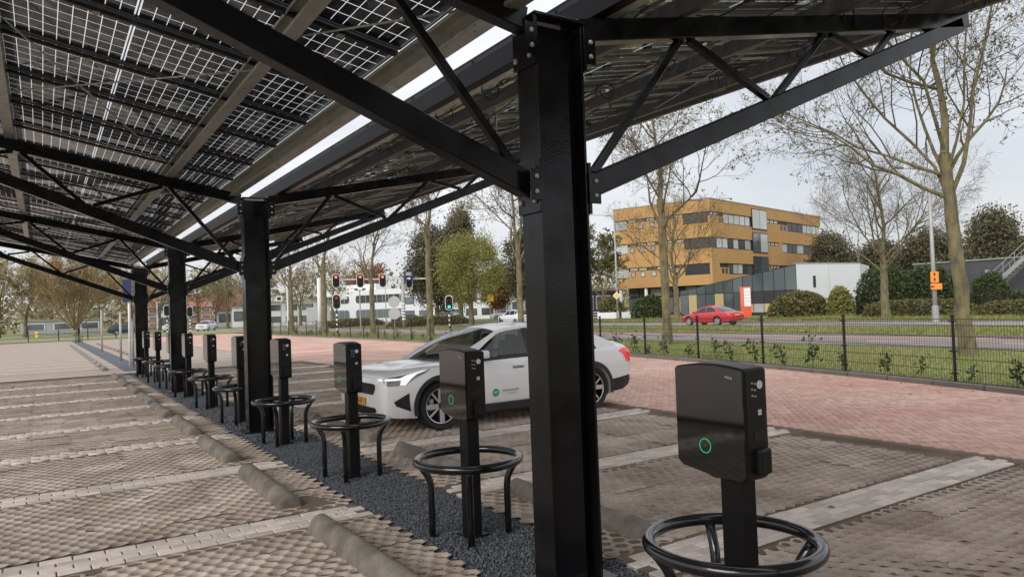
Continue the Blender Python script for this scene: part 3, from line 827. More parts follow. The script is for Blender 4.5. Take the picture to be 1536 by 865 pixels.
# ================================================================ charging posts and ring guards
M_HEAD = mat('charger_gloss_black', (0.007, 0.0065, 0.0065), 0.045, spec=0.6, coat=0.6)
M_HEADS = mat('charger_satin_black', (0.009, 0.009, 0.0095), 0.35, spec=0.25)
M_POST = mat('charger_post_black', (0.007, 0.007, 0.0075), 0.4, spec=0.2, bump=0.05, bscale=120)
M_LED = mat('green_led_ring', (0.0, 0.2, 0.06), 0.4, emit=(0.04, 0.75, 0.25), estr=0.3)
M_STICK = mat('pale_sticker', (0.62, 0.63, 0.65), 0.4)
M_ICON = mat('grey_icon', (0.30, 0.31, 0.33), 0.5)
M_SOCK = mat('socket_recess', (0.003, 0.003, 0.003), 0.6)
HX, HY0, HY1, HZ0, HZ1 = .082, -.115, .285, .865, 1.385    # head: thin in x, post at the near end
def charger():
    r0 = empty('charging_post')
    MB().box((0, 0, .5), (.105, .12, 1.0)).build('post', M_POST, r0, bevel=.006)
    MB().box((0, 0, .006), (.17, .18, .012)).build('foot_plate', M_POST, r0, bevel=.002)
    # side outline (y,z): low arched top, bottom rising away from the post
    pr = [(HY0, HZ0 + .01)]
    pr += [(HY0 + .02, HZ0 - .004), (.07, HZ0 - .010), (.10, HZ0), (HY1 - .03, HZ0 + .022), (HY1, HZ0 + .045)]
    for i in range(9):
        a = i / 8; pr.append((HY1 + (HY0 - HY1) * a, HZ1 - .028 + .028 * math.sin(PI * (0.10 + .80 * a)) * 1.0))
    b = MB().prism(pr, -HX + .006, HX - .006, 'X'); hd = b.build('head', M_HEADS, r0, bevel=.009, segs=2)
    for s in (-1, 1):
        p2 = [(y_ * .985 + .0015, HZ0 + (z_ - HZ0) * .972 + .006) for y_, z_ in pr]
        q = MB().prism(p2, s * (HX - .004), s * (HX + .002), 'X').build('gloss_cover', M_HEAD, r0)
        xo = s * (HX + .0028)
        MB().lathe([(.031, 0), (.0345, 0), (.0345, s * .0012), (.031, s * .0012), (.031, 0)], 28, 'X', (xo, .11, HZ0 + .135)).build('led_ring', M_LED, q)
        MB().box((xo, .11, HZ0 + .135), (.001, .012, .003)).build('led_mark', mat('red_mark', (.4, .05, .04), .5), q)
        for k in range(3): MB().box((xo, -.055 + .014 * k, HZ1 - .062 + .003 * k), (.001, .011, .010)).build('maker_mark', M_ICON, q)
    yf = HY0 - .0016
    fp = MB().box((0, yf, (HZ0 + HZ1) / 2 + .005), (.125, .005, HZ1 - HZ0 - .085)).build('socket_panel', M_HEADS, r0, bevel=.002)
    MB().lathe([(0, -.002), (.019, -.002), (.019, 0)], 20, 'Y', (.030, yf - .003, HZ1 - .095)).build('card_reader_disc', M_STICK, fp)
    for k in range(6): MB().box((-.022 + (k % 2) * .02, yf - .0035, HZ1 - .085 - .028 * (k // 2) - .004 * (k % 2)), (.013, .001, .008)).build('icon', M_ICON, fp)
    for k in range(4): MB().box((.018 + (k % 2) * .013, yf - .0035, HZ1 - .225 + (k // 2) * .013), (.011, .001, .011)).build('sticker', M_STICK, fp)
    MB().box((.016, yf - .0034, HZ1 - .325), (.075, .0015, .05)).build('socket_opening', M_SOCK, fp)
    MB().box((.018, yf - .018, HZ0 + .085), (.082, .034, .115)).build('socket_flap', M_HEADS, fp, bevel=.012, segs=2)
    return r0
def ring_guard():
    r0 = empty('ring_guard')
    rr = .385; zr = .555
    MB().tube([(math.cos(2 * PI * i / 48) * rr, math.sin(2 * PI * i / 48) * rr, zr) for i in range(48)], .031, 12, closed=True).build('ring', M_BLACKG, r0, smooth=True)
    for k in range(4):
        a = PI / 4 + k * PI / 2 + .25; pts = []
        ri = .285
        pts = [(ri, -.03), (ri, .12), (ri, .35), (ri + .008, .41), (ri + .028, .455), (ri + .055, .495), (rr - .012, .537)]
        MB().tube([(math.cos(a) * p, math.sin(a) * p, z) for p, z in pts], .026, 10).build('leg', M_BLACKG, r0, smooth=True)
    return r0
c0 = charger(); g0 = ring_guard()
CH_L = ['charging post with green ring in front, nearest the camera on the right',
        'charging post standing before the white car door, just left of the near column',
        'charging post in front of the white car nose and number plate',
        'charging post just right of the second column',
        'charging post just left of the second column',
        'sixth charging post from the camera, between second and third columns',
        'charging post standing just right of the third column',
        'charging post partly hidden just behind the third column',
        'charging post between the third and fourth columns',
        'charging post right in front of the fourth, farthest column']
RG_L = ['post nearest the camera, lower right corner', 'post before the white car door, left of the near column', 'post before the white car nose',
        'post just right of the second column', 'post just left of the second column', 'sixth post from the camera', 'post just right of the third column',
        'post partly hidden behind the third column', 'post between third and fourth columns', 'post in front of the farthest column']
for i in range(10):
    y = 2.28 + 2.5 * i
    a = c0 if i == 0 else copy_tree(c0); g = g0 if i == 0 else copy_tree(g0)
    a.location = (2.68 + rng.uniform(-.012, .012), y, 0); a.rotation_euler = (0, 0, rng.uniform(-.02, .02))
    g.location = (2.68 + rng.uniform(-.015, .015), y + .03, 0); g.rotation_euler = (0, 0, rng.uniform(-.12, .12))
    tag(a, CH_L[i], 'charging post', 'black charging posts in the gravel strip')
    tag(g, 'black ring guard around the ' + RG_L[i], 'guard', 'ring guards round the charging posts')
fc = copy_tree(c0); fc.location = (2.75, 76, 0); fc.rotation_euler = (0, 0, 0); tag(fc, 'lone dark charging post at the far end of the gravel strip', 'charging post', 'black charging posts in the gravel strip')
fg = copy_tree(g0); fg.location = (2.75, 76, 0); tag(fg, 'dark ring guard round the lone far post at the strip end', 'guard', 'ring guards round the charging posts')
# plain galvanised posts standing in the far gravel
for i, (x, y, h, l) in enumerate(((2.72, 29.3, 1.75, 'white'), (2.75, 34.5, 2.1, 'grey'), (2.75, 46, 2.4, 'far grey'))):
    r0 = empty('sign_post', (x, y, 0)); MB().tube([(0, 0, -.02), (0, 0, h)], .045, 10).build('pole', M_STEEL, r0, smooth=True)
    MB().lathe([(0, .02), (.05, .0), (.05, -.03)], 10, 'Z', (0, 0, h)).build('pole_cap', M_STEEL, r0); MB().box((0, 0, .01), (.16, .16, .02)).build('foot', M_STEEL, r0)
    tag(r0, f'plain {l} steel post in the gravel beyond the last column', 'post', 'bare posts beyond the roof')
# ================================================================ cars
M_TYRE = mat('tyre_rubber', (0.012, 0.012, 0.012), 0.7)
M_RIM = mat('rim_silver', (0.62, 0.62, 0.63), 0.28, 0.8)
M_RIMD = mat('rim_black', (0.012, 0.012, 0.013), 0.3)
M_TRIM = mat('black_plastic_trim', (0.014, 0.014, 0.015), 0.5)
M_CARGLASS = glass_mat('car_glass', (0.38, 0.43, 0.42), 1.5, 0.01, 0.0)
M_CARDARK = mat('dark_car_glass', (0.015, 0.018, 0.02), 0.05, coat=0.5)
M_LENS = mat('lamp_lens', (0.25, 0.26, 0.27), 0.08, coat=0.8)
M_DRL = mat('daytime_light', (0.9, 0.9, 0.9), 0.3, emit=(1, 1, 0.97), estr=0.35)
M_TAIL = mat('tail_lamp', (0.5, 0.01, 0.015), 0.12, coat=0.8, emit=(1, 0.03, 0.03), estr=0.25)
M_PLATE = mat('plate_yellow', (0.75, 0.33, 0.02), 0.4)
M_INK = mat('plate_ink', (0.01, 0.01, 0.01), 0.5)
M_SEAT = mat('car_interior', (0.03, 0.03, 0.032), 0.8)
def carpaint(name, col): return mat(name, col, 0.28, coat=1.0, spec=0.5)

def cr(pts, n):
    """Catmull-Rom resample of rows of numbers"""
    P_ = [np.array(p, float) for p in pts]; P_ = [2 * P_[0] - P_[1]] + P_ + [2 * P_[-1] - P_[-2]]; o = []
    for i in range(1, len(P_) - 2):
        for k in range(n):
            t = k / n; a, b, c, d = P_[i - 1:i + 3]
            o.append(.5 * (2 * b + (c - a) * t + (2 * a - 5 * b + 4 * c - d) * t * t + (3 * b - a - 3 * c + d) * t ** 3))
    o.append(P_[-2]); return o

def car(name, L, H, W2, stations, rail, cab, paint, front_w, rear_w, wr, loc, rz, hero=False, glass=None, scale=1.0, tyre_w=.23):
    """stations: (u, underside z, half width, shoulder z, deck z); rail: roof rail (u,z) from cowl to tail; cab: list of window polygons (u,z)"""
    r0 = empty(name, loc, rz); r0.scale = (scale,) * 3
    st = cr(stations, 4 if hero else 2)
    st = [s for s in st]
    rings = []
    for u, zb, wd, zs, zt in st:
        zt = max(zt, zs - .005)
        h = [(0, zb), (.70 * wd, zb), (.93 * wd, zb + .03), (.975 * wd, zb + .12), (.998 * wd, zb + .26 * (zs - zb) + .1), (1.0 * wd, zb + .62 * (zs - zb)),
             (.985 * wd, zs - .075), (.972 * wd, zs - .03), (.945 * wd, zs), (.86 * wd, zs + (zt - zs) * .45), (.66 * wd, zs + (zt - zs) * .82), (.34 * wd, zt - .003), (0, zt)]
        rings.append([(u, y, z) for y, z in h] + [(u, -y, z) for y, z in h[-2:0:-1]])
    b = MB(); k = len(rings[0])
    for i, rg in enumerate(rings): b.add(rg, [])
    for i in range(len(rings) - 1):
        for j in range(k): b.f.append((i * k + j, i * k + (j + 1) % k, (i + 1) * k + (j + 1) % k, (i + 1) * k + j))
    b.f.append(tuple(range(k - 1, -1, -1))); b.f.append(tuple((len(rings) - 1) * k + j for j in range(k)))
    me = b.mesh('body', paint, smooth=True, angle=.7)
    bvh = BVHTree.FromPolygons([v.co[:] for v in me.vertices], [p.vertices[:] for p in me.polygons])
    body = link('body', me, r0)
    # wheel arches cut out
    cutters = []
    for u in (front_w, rear_w):
        for s in (-1, 1):
            cb = MB(); cb.lathe([(0, -.2), (wr + .045, -.2), (wr + .045, .2), (0, .2)], 28, 'Y', (u, s * (W2 - .06), wr))
            co = link('cut', cb.mesh('cut', weld=True)); cutters.append(co)
    for co in cutters:
        md = body.modifiers.new('b', 'BOOLEAN'); md.operation = 'DIFFERENCE'; md.solver = 'EXACT'; md.object = co
    body.parent = None; body.matrix_world = Matrix()
    dg = bpy.context.evaluated_depsgraph_get(); dg.update()
    me2 = bpy.data.meshes.new_from_object(body.evaluated_get(dg)); body.modifiers.clear(); body.data = me2; body.parent = r0
    for co in cutters: bpy.data.objects.remove(co)
    for p in me2.polygons: p.use_smooth = True
    for e in me2.edges: pass
    bm = bmesh.new(); bm.from_mesh(me2)
    for e in bm.edges:
        e.smooth = not (len(e.link_faces) == 2 and e.calc_face_angle(0) > .55)
    bm.to_mesh(me2); bm.free()
    me2.materials.clear(); me2.materials.append(paint)
    # greenhouse
    us = [s[0] for s in st]
    def lerp(arr, u, i): return float(np.interp(u, us, [s[i] for s in arr]))
    zr_ = lambda u: float(np.interp(u, [p[0] for p in rail], [p[1] for p in rail]))
    def sidey(u, z):
        zs = lerp(st, u, 3); wd = lerp(st, u, 2)
        return .93 * wd - max(0, z - zs) * .46
    gm = glass or M_CARDARK
    ru = [p[0] for p in rail]
    fr = cab['front']; re = cab['rear']     # ((u,z) cowl centre, (u,z) roof centre)
    # side shell: from shoulder up to the rail, windows inset on top of it
    def side_poly(poly, s, name_, m, off=0.0, par=r0):
        bb = MB(); v = [(u, s * (sidey(u, z) + off), z) for u, z in poly]; bb.add(v, [tuple(range(len(v)))])
        me_ = bb.mesh(name_, m); bm_ = bmesh.new(); bm_.from_mesh(me_); bmesh.ops.triangulate(bm_, faces=bm_.faces); 
        bmesh.ops.subdivide_edges(bm_, edges=bm_.edges, cuts=1, use_grid_fill=True)
        for q in bm_.verts: q.co.y = s * (sidey(q.co.x, q.co.z) + off)
        bm_.to_mesh(me_); bm_.free(); return link(name_, me_, par)
    railfine = [(u, zr_(u)) for u in np.linspace(ru[0], ru[-1], 26)]
    for s in (-1, 1):
        if hero:
            for nm, poly, m in cab['pillars']:
                side_poly(poly, s, nm, paint if m == 'paint' else M_TRIM, .002 if m == 'paint' else .003)
        else:
            sh = railfine + [(u, lerp(st, u, 3) - .02) for u in np.linspace(ru[-1], ru[0], 16)]
            side_poly(sh, s, 'cabin_side', paint, 0)
        for poly in cab['windows']: side_poly(poly, s, 'side_window', gm, .004 if not hero else .0)
    # roof between the rails
    ur = np.linspace(fr[1][0], re[1][0], 12); v = []; f = []
    for u in ur:
        z = zr_(u); yy = sidey(u, z)
        for q in np.linspace(-1, 1, 9): v.append((u, yy * q, z + .055 * (1 - q * q) * 1.0))
    for i in range(11):
        for j in range(8): f.append((i * 9 + j, i * 9 + j + 1, i * 9 + j + 10, i * 9 + j + 9))
    link('roof', mesh_np('roof', v, f, paint, True), r0)
    def screen(a, b_, m, nm, uvals):
        v = []; f = []
        n = 8
        for i in range(n + 1):
            t = i / n; u = uvals[0] + (uvals[1] - uvals[0]) * t; z = zr_(u); yy = sidey(u, z) - .012
            cu = a[0] + (b_[0] - a[0]) * t; cz = a[1] + (b_[1] - a[1]) * t + .05 * math.sin(PI * t)
            for q in np.linspace(-1, 1, 9):
                e = 1 - abs(q) ** 2.4; v.append((u + (cu - u) * e, yy * q, z + (cz - z) * e))
        for i in range(n):
            for j in range(8): f.append((i * 9 + j, i * 9 + j + 1, i * 9 + j + 10, i * 9 + j + 9))
        return link(nm, mesh_np(nm, v, f, m, True), r0)
    screen(fr[0], fr[1], gm, 'windscreen', (ru[0], fr[1][0]))
    screen(re[0], re[1], gm, 'rear_window', (ru[-1], re[1][0]))
    # wheels
    for u in (front_w, rear_w):
        for s in (-1, 1):
            wheel(r0, (u, s * (W2 - tyre_w / 2 - .012), wr), wr, tyre_w, s, hero)
    if hero:
        MB().box((2.4, 0, .80), (2.3, 1.45, .04)).build('cabin_floor', M_SEAT, r0)
        d_ = MB().prism([(1.28, .82), (1.28, .93), (1.45, .985), (1.62, .97), (1.66, .82)], -.68, .68, 'Y'); d_.build('dashboard', M_SEAT, r0)
        MB().tube([(1.80 + .03 * math.cos(a), -.36 + .18 * math.cos(a), .95 + .17 * math.sin(a)) for a in np.linspace(0, 2 * PI, 24)[:-1]], .015, 6, closed=True).build('steering_wheel', M_SEAT, r0)
        for su, sy in ((2.35, -.36), (2.35, .36), (3.1, -.38), (3.1, .38)):
            st_ = MB().box((su, sy, .98), (.12, .44, .42), M=Matrix.Rotation(.22, 3, 'Y')).build('seat', M_SEAT, r0, bevel=.04, segs=2)
            MB().box((su + .07, sy, 1.22), (.08, .24, .13)).build('headrest', M_SEAT, st_, bevel=.03, segs=2)
    return r0, bvh, sidey, st

def wheel(par, c, wr, tw, s, hero):
    n = 40 if hero else 20
    h = tw / 2; rr = wr * .74
    b = MB().lathe([(rr, -h * .8), (wr * .93, -h), (wr * .99, -h * .8), (wr, -h * .4), (wr, h * .4), (wr * .99, h * .8), (wr * .93, h), (rr + .012, h * .9), (rr, h * .72)], n, 'Y', c)
    t = b.build('wheel', M_TYRE, par, smooth=True, angle=.9)
    cc = Vector(c)
    face = s * h * .62
    MB().lathe([(0, face - s * .10), (rr * .97, face - s * .10), (rr * .99, face - s * .02), (rr * .985, face + s * .025), (rr * .93, face + s * .02), (rr * .92, face - s * .02)], n, 'Y', c).build('rim', M_RIMD if hero else M_RIM, t, smooth=True, angle=.7)
    MB().lathe([(rr * .985, face + s * .028), (rr * .94, face + s * .028), (rr * .935, face + s * .012)], n, 'Y', c).build('rim_lip', M_RIM, t, smooth=True)
    ns = 4 if hero else 5
    for k in range(ns):
        for d in ((-.26, .26) if hero else (0,)):
            a = 2 * PI * k / ns + .35; a1 = a + d * 1.25; a0 = a + d * .8
            wd = (.032 if d > 0 else .075) if hero else .07
            p0 = cc + Vector((math.cos(a0) * rr * .18, face + s * .012, math.sin(a0) * rr * .18)); p1 = cc + Vector((math.cos(a1) * rr * .93, face + s * .016, math.sin(a1) * rr * .93))
            MB().beam(p0, p1, wd, .022, (0, 1, 0)).build('spoke', M_RIM, t, bevel=.006)
    MB().lathe([(0, face + s * .03), (rr * .16, face + s * .028), (rr * .2, face + s * .01)], 16, 'Y', c).build('hub', M_RIMD if hero else M_RIM, t, smooth=True)
    if hero: MB().box((c[0] - .13, c[1] + s * .0, c[2] + .02), (.07, .08, .17)).build('brake_caliper', mat('caliper', (.55, .55, .53), .5), t, bevel=.01)

def decal(par, bvh, poly, origin, xd, yd, name, m, off=.004, cuts=2, far=3.0, depth=0):
    """project a flat outline onto the bodywork along -(x cross y)"""
    x = Vector(xd).normalized(); y = Vector(yd).normalized(); n = x.cross(y); o_ = Vector(origin)
    bm = bmesh.new(); bm.faces.new([bm.verts.new((a, b, 0)) for a, b in poly]); bmesh.ops.triangulate(bm, faces=bm.faces)
    bmesh.ops.subdivide_edges(bm, edges=bm.edges, cuts=cuts, use_grid_fill=True)
    bmesh.ops.triangulate(bm, faces=bm.faces); miss = []
    for v in bm.verts:
        p = o_ + x * v.co.x + y * v.co.y; hit, nn, _, _ = bvh.ray_cast(p + n * 1.5, -n, far)
        v.co = (hit + n * off) if hit else p
        if not hit: miss.append(v)
    if miss: bmesh.ops.delete(bm, geom=miss, context='VERTS')
    if depth:
        r_ = bmesh.ops.extrude_face_region(bm, geom=bm.faces[:]); 
        for v in r_['geom']:
            if isinstance(v, bmesh.types.BMVert): v.co += n * depth
    me = bpy.data.meshes.new(name); bmesh.ops.recalc_face_normals(bm, faces=bm.faces); bm.to_mesh(me); bm.free(); me.materials.append(m)
    return link(name, me, par)

HS = [(0.0, .36, .77, .70, .735), (.03, .27, .845, .765, .80), (.10, .22, .885, .805, .845), (.30, .19, .91, .845, .895), (.62, .175, .92, .872, .928), (.95, .17, .925, .893, .948), (1.3, .17, .928, .905, .955),
      (1.8, .17, .925, .93, .925), (2.5, .17, .925, .945, .94), (3.1, .17, .93, .96, .955), (3.6, .17, .935, .975, .97), (3.95, .18, .925, .985, 1.05), (4.25, .21, .895, .98, 1.085), (4.45, .26, .85, .955, 1.075), (4.54, .31, .80, .90, 1.00), (4.606, .38, .70, .80, .84)]
RAILH = [(1.10, .945), (1.50, 1.165), (1.95, 1.365), (2.2, 1.405), (2.6, 1.42), (3.0, 1.405), (3.4, 1.345), (3.8, 1.215), (4.12, 1.07)]
W_A = [(1.50, .985), (1.92, 1.265), (2.10, 1.335), (2.36, 1.368), (2.42, 1.370), (2.42, .998)]
W_B = [(2.52, 1.00), (2.52, 1.370), (2.75, 1.372), (3.05, 1.350), (3.32, 1.295), (3.40, 1.02)]
W_C = [(3.47, 1.03), (3.40, 1.275), (3.66, 1.185), (3.76, 1.13), (3.70, 1.05)]
CABH = dict(front=((.98, .955), (1.93, 1.415)), rear=((4.20, 1.085), (3.42, 1.39)), windows=[W_A, W_B, W_C],
    pillars=[('a_pillar', [(1.02, .915), (1.10, .945), (1.50, 1.165), (1.95, 1.365), (1.97, 1.325), (1.72, 1.185), (1.40, .985), (1.30, .92)], 'paint'),
             ('roof_rail', [(1.93, 1.31), (1.95, 1.368), (2.2, 1.408), (2.6, 1.423), (3.0, 1.408), (3.4, 1.348), (3.40, 1.30), (3.05, 1.362), (2.75, 1.382), (2.40, 1.380), (2.08, 1.345)], 'paint'),
             ('window_trim', [(1.30, .918), (1.42, .985), (1.505, 1.005), (1.52, .975), (2.45, .992), (3.05, 1.008), (3.74, 1.045), (3.76, .97), (3.0, .94), (2.0, .915)], 'trim'),
             ('b_pillar', [(2.415, .98), (2.415, 1.383), (2.525, 1.385), (2.525, .98)], 'trim'),
             ('door_pillar', [(3.385, 1.01), (3.30, 1.305), (3.41, 1.29), (3.48, 1.02)], 'trim'),
             ('c_pillar', [(3.395, 1.282), (3.40, 1.348), (3.6, 1.285), (3.8, 1.218), (4.14, 1.072), (4.2, 1.0), (3.9, .96), (3.68, .97), (3.70, 1.05), (3.765, 1.135), (3.66, 1.192)], 'paint')])
M_CARW = carpaint('white_car_paint', (0.86, 0.865, 0.875))
hero, bvh, sidey, HST = car('parked_car', 4.606, 1.47, .925, HS, RAILH, CABH, M_CARW, .87, 3.605, .345, (3.84, 10.08, 0), 0.0, True, M_CARGLASS, 1.0)
hero.scale = (.99, 1.02, .985)
tag(hero, 'white five-door electric car parked nose-in behind the charging posts', 'car')
# black lower trim and arches
for s in (-1, 1):
    for u in (.87, 3.605):
        MB().lathe([(.385, s * .0), (.445, s * .0), (.445, s * .012), (.435, s * .016), (.387, s * .016), (.385, 0)], 26, 'Y', (u, s * .918, .345), R(-14), R(194)).build('arch_trim', M_TRIM, hero, smooth=True, angle=.6)
    MB().prism([(1.31, .175), (1.31, .30), (3.17, .305), (3.17, .175)], s * .90, s * .936, 'Y').build('sill_trim', M_TRIM, hero, bevel=.012)
    # door gaps, handles, mirror
    for u0, z0, u1, z1 in ((1.36, .35, 1.34, .90), (2.45, .34, 2.47, .985), (3.20, .46, 3.42, .99)):
        pts = [(u0 + (u1 - u0) * k / 8, z0 + (z1 - z0) * k / 8) for k in range(9)]
        bb = MB(); q = []
        for u, z in pts:
            h_, n_, _, _ = bvh.ray_cast(Vector((u, s * 2, z)), Vector((0, -s, 0)), 3); q.append((u, (h_.y if h_ else s * .92) - s * .001, z))
        bb.tube(q, .004, 4).build('door_gap', M_TRIM, hero)
    for u in (2.10, 3.02):
        h_, n_, _, _ = bvh.ray_cast(Vector((u, s * 2, .835)), Vector((0, -s, 0)), 3)
        MB().box((u + .08, h_.y + s * .012, .835), (.21, .03, .028)).build('door_handle', M_CARW, hero, bevel=.009, segs=2)
        MB().box((u + .08, h_.y + s * .002, .80), (.20, .006, .028)).build('handle_recess', M_LENS, hero)
    mr = MB().box((1.50, s * 1.03, 1.035), (.13, .215, .125), M=Matrix.Rotation(s * .12, 3, 'Z')).build('wing_mirror', M_CARW, hero, bevel=.045, segs=3, smooth=True)
    MB().beam((1.52, s * .86, .965), (1.52, s * .97, .985), .07, .045).build('mirror_foot', M_TRIM, mr, bevel=.01)
    MB().box((1.505, s * 1.03, .972), (.12, .20, .022), M=Matrix.Rotation(s * .12, 3, 'Z')).build('mirror_base', M_TRIM, mr, bevel=.006)
    # head lamp: dark housing with T shaped daytime light, on the front corner
    sx = Vector((.60, -s * .80, 0)) * -s if False else Vector((.64, s * .77, 0))
    n_out = Vector((-.77, s * .64, 0))
    xd = sx if s < 0 else -sx
    o_ = Vector((.22, s * .83, .735))
    flip = 1 if s < 0 else -1
    def pf(poly): return [(a * flip, b) for a, b in poly] if s < 0 else [(-a, b) for a, b in poly][::-1]
    xd2 = Vector((.64, .77 * s, 0))
    yd = Vector((0, 0, 1))
    # outline runs from the grille (a<0) back along the wing (a>0)
    base_p = [(-.25, .035), (-.12, .062), (.05, .082), (.24, .118), (.36, .150), (.30, .088), (.20, .022), (.13, -.048), (-.06, -.052), (-.15, .018)]
    drl = [(-.26, .028), (-.25, .045), (.06, .052), (.12, .085), (.27, .132), (.33, .140), (.23, .092), (.175, .030), (.125, -.048), (.065, -.046), (.075, .022), (-.14, .022)]
    if s > 0: base_p = [(-a, b) for a, b in base_p]; drl = [(-a, b) for a, b in drl]; ax_ = Vector((-.64, -.77, 0))
    else: ax_ = Vector((.64, -.77, 0))
    decal(hero, bvh, base_p, o_, ax_, yd, 'head_lamp', M_LENS, .004, 2, depth=.003)
    decal(hero, bvh, drl, o_, ax_, yd, 'daytime_light', M_DRL, .009, 2, depth=.003)
    dk = [(-.02, .058), (.16, .092), (.10, .062)]
    if s > 0: dk = [(-a, b) for a, b in dk]
    decal(hero, bvh, dk, o_, ax_, yd, 'lamp_shade', M_TRIM, .010, 1, depth=.002)
    # front corner intake
    it = [(.16, -.16), (.16, -.42), (.02, -.33), (.0, -.27)]
    if s > 0: it = [(-a, b) for a, b in it]
    decal(hero, bvh, it, o_, ax_, yd, 'corner_intake', M_TRIM, .005, 2, depth=.004)
    # tail lamp
    tl = [(-.16, .035), (-.05, .075), (.12, .085), (.32, .075), (.32, -.02), (.12, -.06), (.10, -.16), (.0, -.15), (-.06, -.02)]
    ax2 = Vector((.70, .71 * 1, 0)) if s < 0 else Vector((-.70, .71, 0))
    o2 = Vector((4.36, s * .82, .885))
    if s > 0: tl = [(-a, b) for a, b in tl]
    decal(hero, bvh, tl, o2, ax2, yd, 'tail_lamp', M_TAIL, .005, 2, depth=.006)
# nose: grille, plate, lower intake; tail: bumper trim
fx, fy = Vector((0, -1, 0)), Vector((0, 0, 1))
decal(hero, bvh, [(-.60, .640), (-.58, .705), (.58, .705), (.60, .640), (.52, .55), (-.52, .55)], (0, 0, 0), fx, fy, 'grille', M_TRIM, .006, 3, depth=.004)
decal(hero, bvh, [(-.60, .335), (-.58, .37), (.58, .37), (.60, .335), (.50, .27), (-.50, .27)], (0, 0, 0), fx, fy, 'lower_intake', M_TRIM, .006, 3, depth=.004)
decal(hero, bvh, [(-.82, .28), (.82, .28), (.80, .215), (-.80, .215)], (0, 0, 0), fx, fy, 'front_lip', M_TRIM, .006, 4, depth=.006)
pl = MB().box((-.022, 0, .44), (.012, .52, .11)).build('number_plate', M_PLATE, hero, bevel=.003)
text_mesh('plate_text', 'N-H5-6F', .098, M_INK, pl, frame((-.0295, 0, .44), (0, -1, 0), (0, 0, 1)))
decal(hero, bvh, [(-.80, .48), (.80, .48), (.84, .28), (-.84, .28)], (4.6, 0, 0), Vector((0, 1, 0)), fy, 'rear_bumper_trim', M_TRIM, .004, 4, depth=.006)
for s in (-1, 1): decal(hero, bvh, [(-.34, .46), (.30, .52), (.30, .28), (-.30, .26)] if s < 0 else [(.34, .46), (-.30, .52), (-.30, .28), (.30, .26)], (4.33, s * .88, 0), Vector((1, 0, 0)) if s < 0 else Vector((-1, 0, 0)), fy, 'bumper_corner_trim', M_TRIM, .004, 3, depth=.004)
# door sticker: green disc with white letters and two thin grey lines of lettering
M_GREEN = mat('sticker_green', (0.02, 0.33, 0.12), 0.4)
M_GREYT = mat('sticker_grey', (0.42, 0.43, 0.44), 0.5)
circ = [(.058 * math.cos(a), .058 * math.sin(a)) for a in np.linspace(0, 2 * PI, 25)[:-1]]
decal(hero, bvh, circ, (1.76, -.92, .45), (1, 0, 0), fy, 'green_badge', M_GREEN, .003, 1, depth=.001)
text_mesh('badge_text', 'AP', .066, mat('sticker_white', (.8, .8, .8), .5), hero, frame((1.755, -.9335, .45), (1, 0, 0), (0, 0, 1)))
_x = 1.87
for k in range(16):
    wd = rng.choice((.014, .018, .022)); MB().box((_x + wd / 2, -.9335, .473), (wd * .8, .0012, rng.choice((.022, .026, .03)))).build('grey_lettering', M_GREYT, hero); _x += wd
_x = 1.96
for k in range(14):
    wd = .012; MB().box((_x + wd / 2, -.9335, .428), (wd * .7, .0012, .012)).build('grey_lettering', M_GREYT, hero); _x += wd

# ---- other cars
def scaled(st, L, W_, H_): return [(a * L / 4.606, b * H_ / 1.47, c * W_ / .925, d * H_ / 1.47, e * H_ / 1.47) for a, b, c, d, e in st]
RED_ST = [(0, .34, .55, .52, .56), (.05, .24, .70, .58, .63), (.2, .2, .80, .64, .69), (.6, .18, .85, .72, .78), (1.2, .18, .865, .80, .85), (1.8, .18, .865, .83, .82), (2.6, .18, .865, .85, .84), (3.3, .18, .865, .86, .88), (3.8, .2, .84, .86, .93), (4.2, .25, .79, .84, .92), (4.34, .3, .74, .76, .84), (4.40, .38, .62, .66, .70)]
RED_RAIL = [(1.15, .83), (1.9, 1.24), (2.3, 1.30), (2.75, 1.29), (3.2, 1.18), (3.85, .90)]
RED_CAB = dict(front=((1.05, .85), (1.92, 1.30)), rear=((3.92, .94), (3.0, 1.28)), windows=[[(1.42, .87), (1.95, 1.185), (2.35, 1.245), (2.35, .88)], [(2.42, .885), (2.42, 1.245), (2.75, 1.23), (3.12, 1.10), (3.25, .95)]])
M_CARR = carpaint('red_car_paint', (0.50, 0.018, 0.03))
redc, rb, _, _ = car('coupe', 4.4, 1.3, .86, RED_ST, RED_RAIL, RED_CAB, M_CARR, .88, 3.4, .31, (38.55, 36.6, 0.004), R(-90), glass=M_CARDARK)
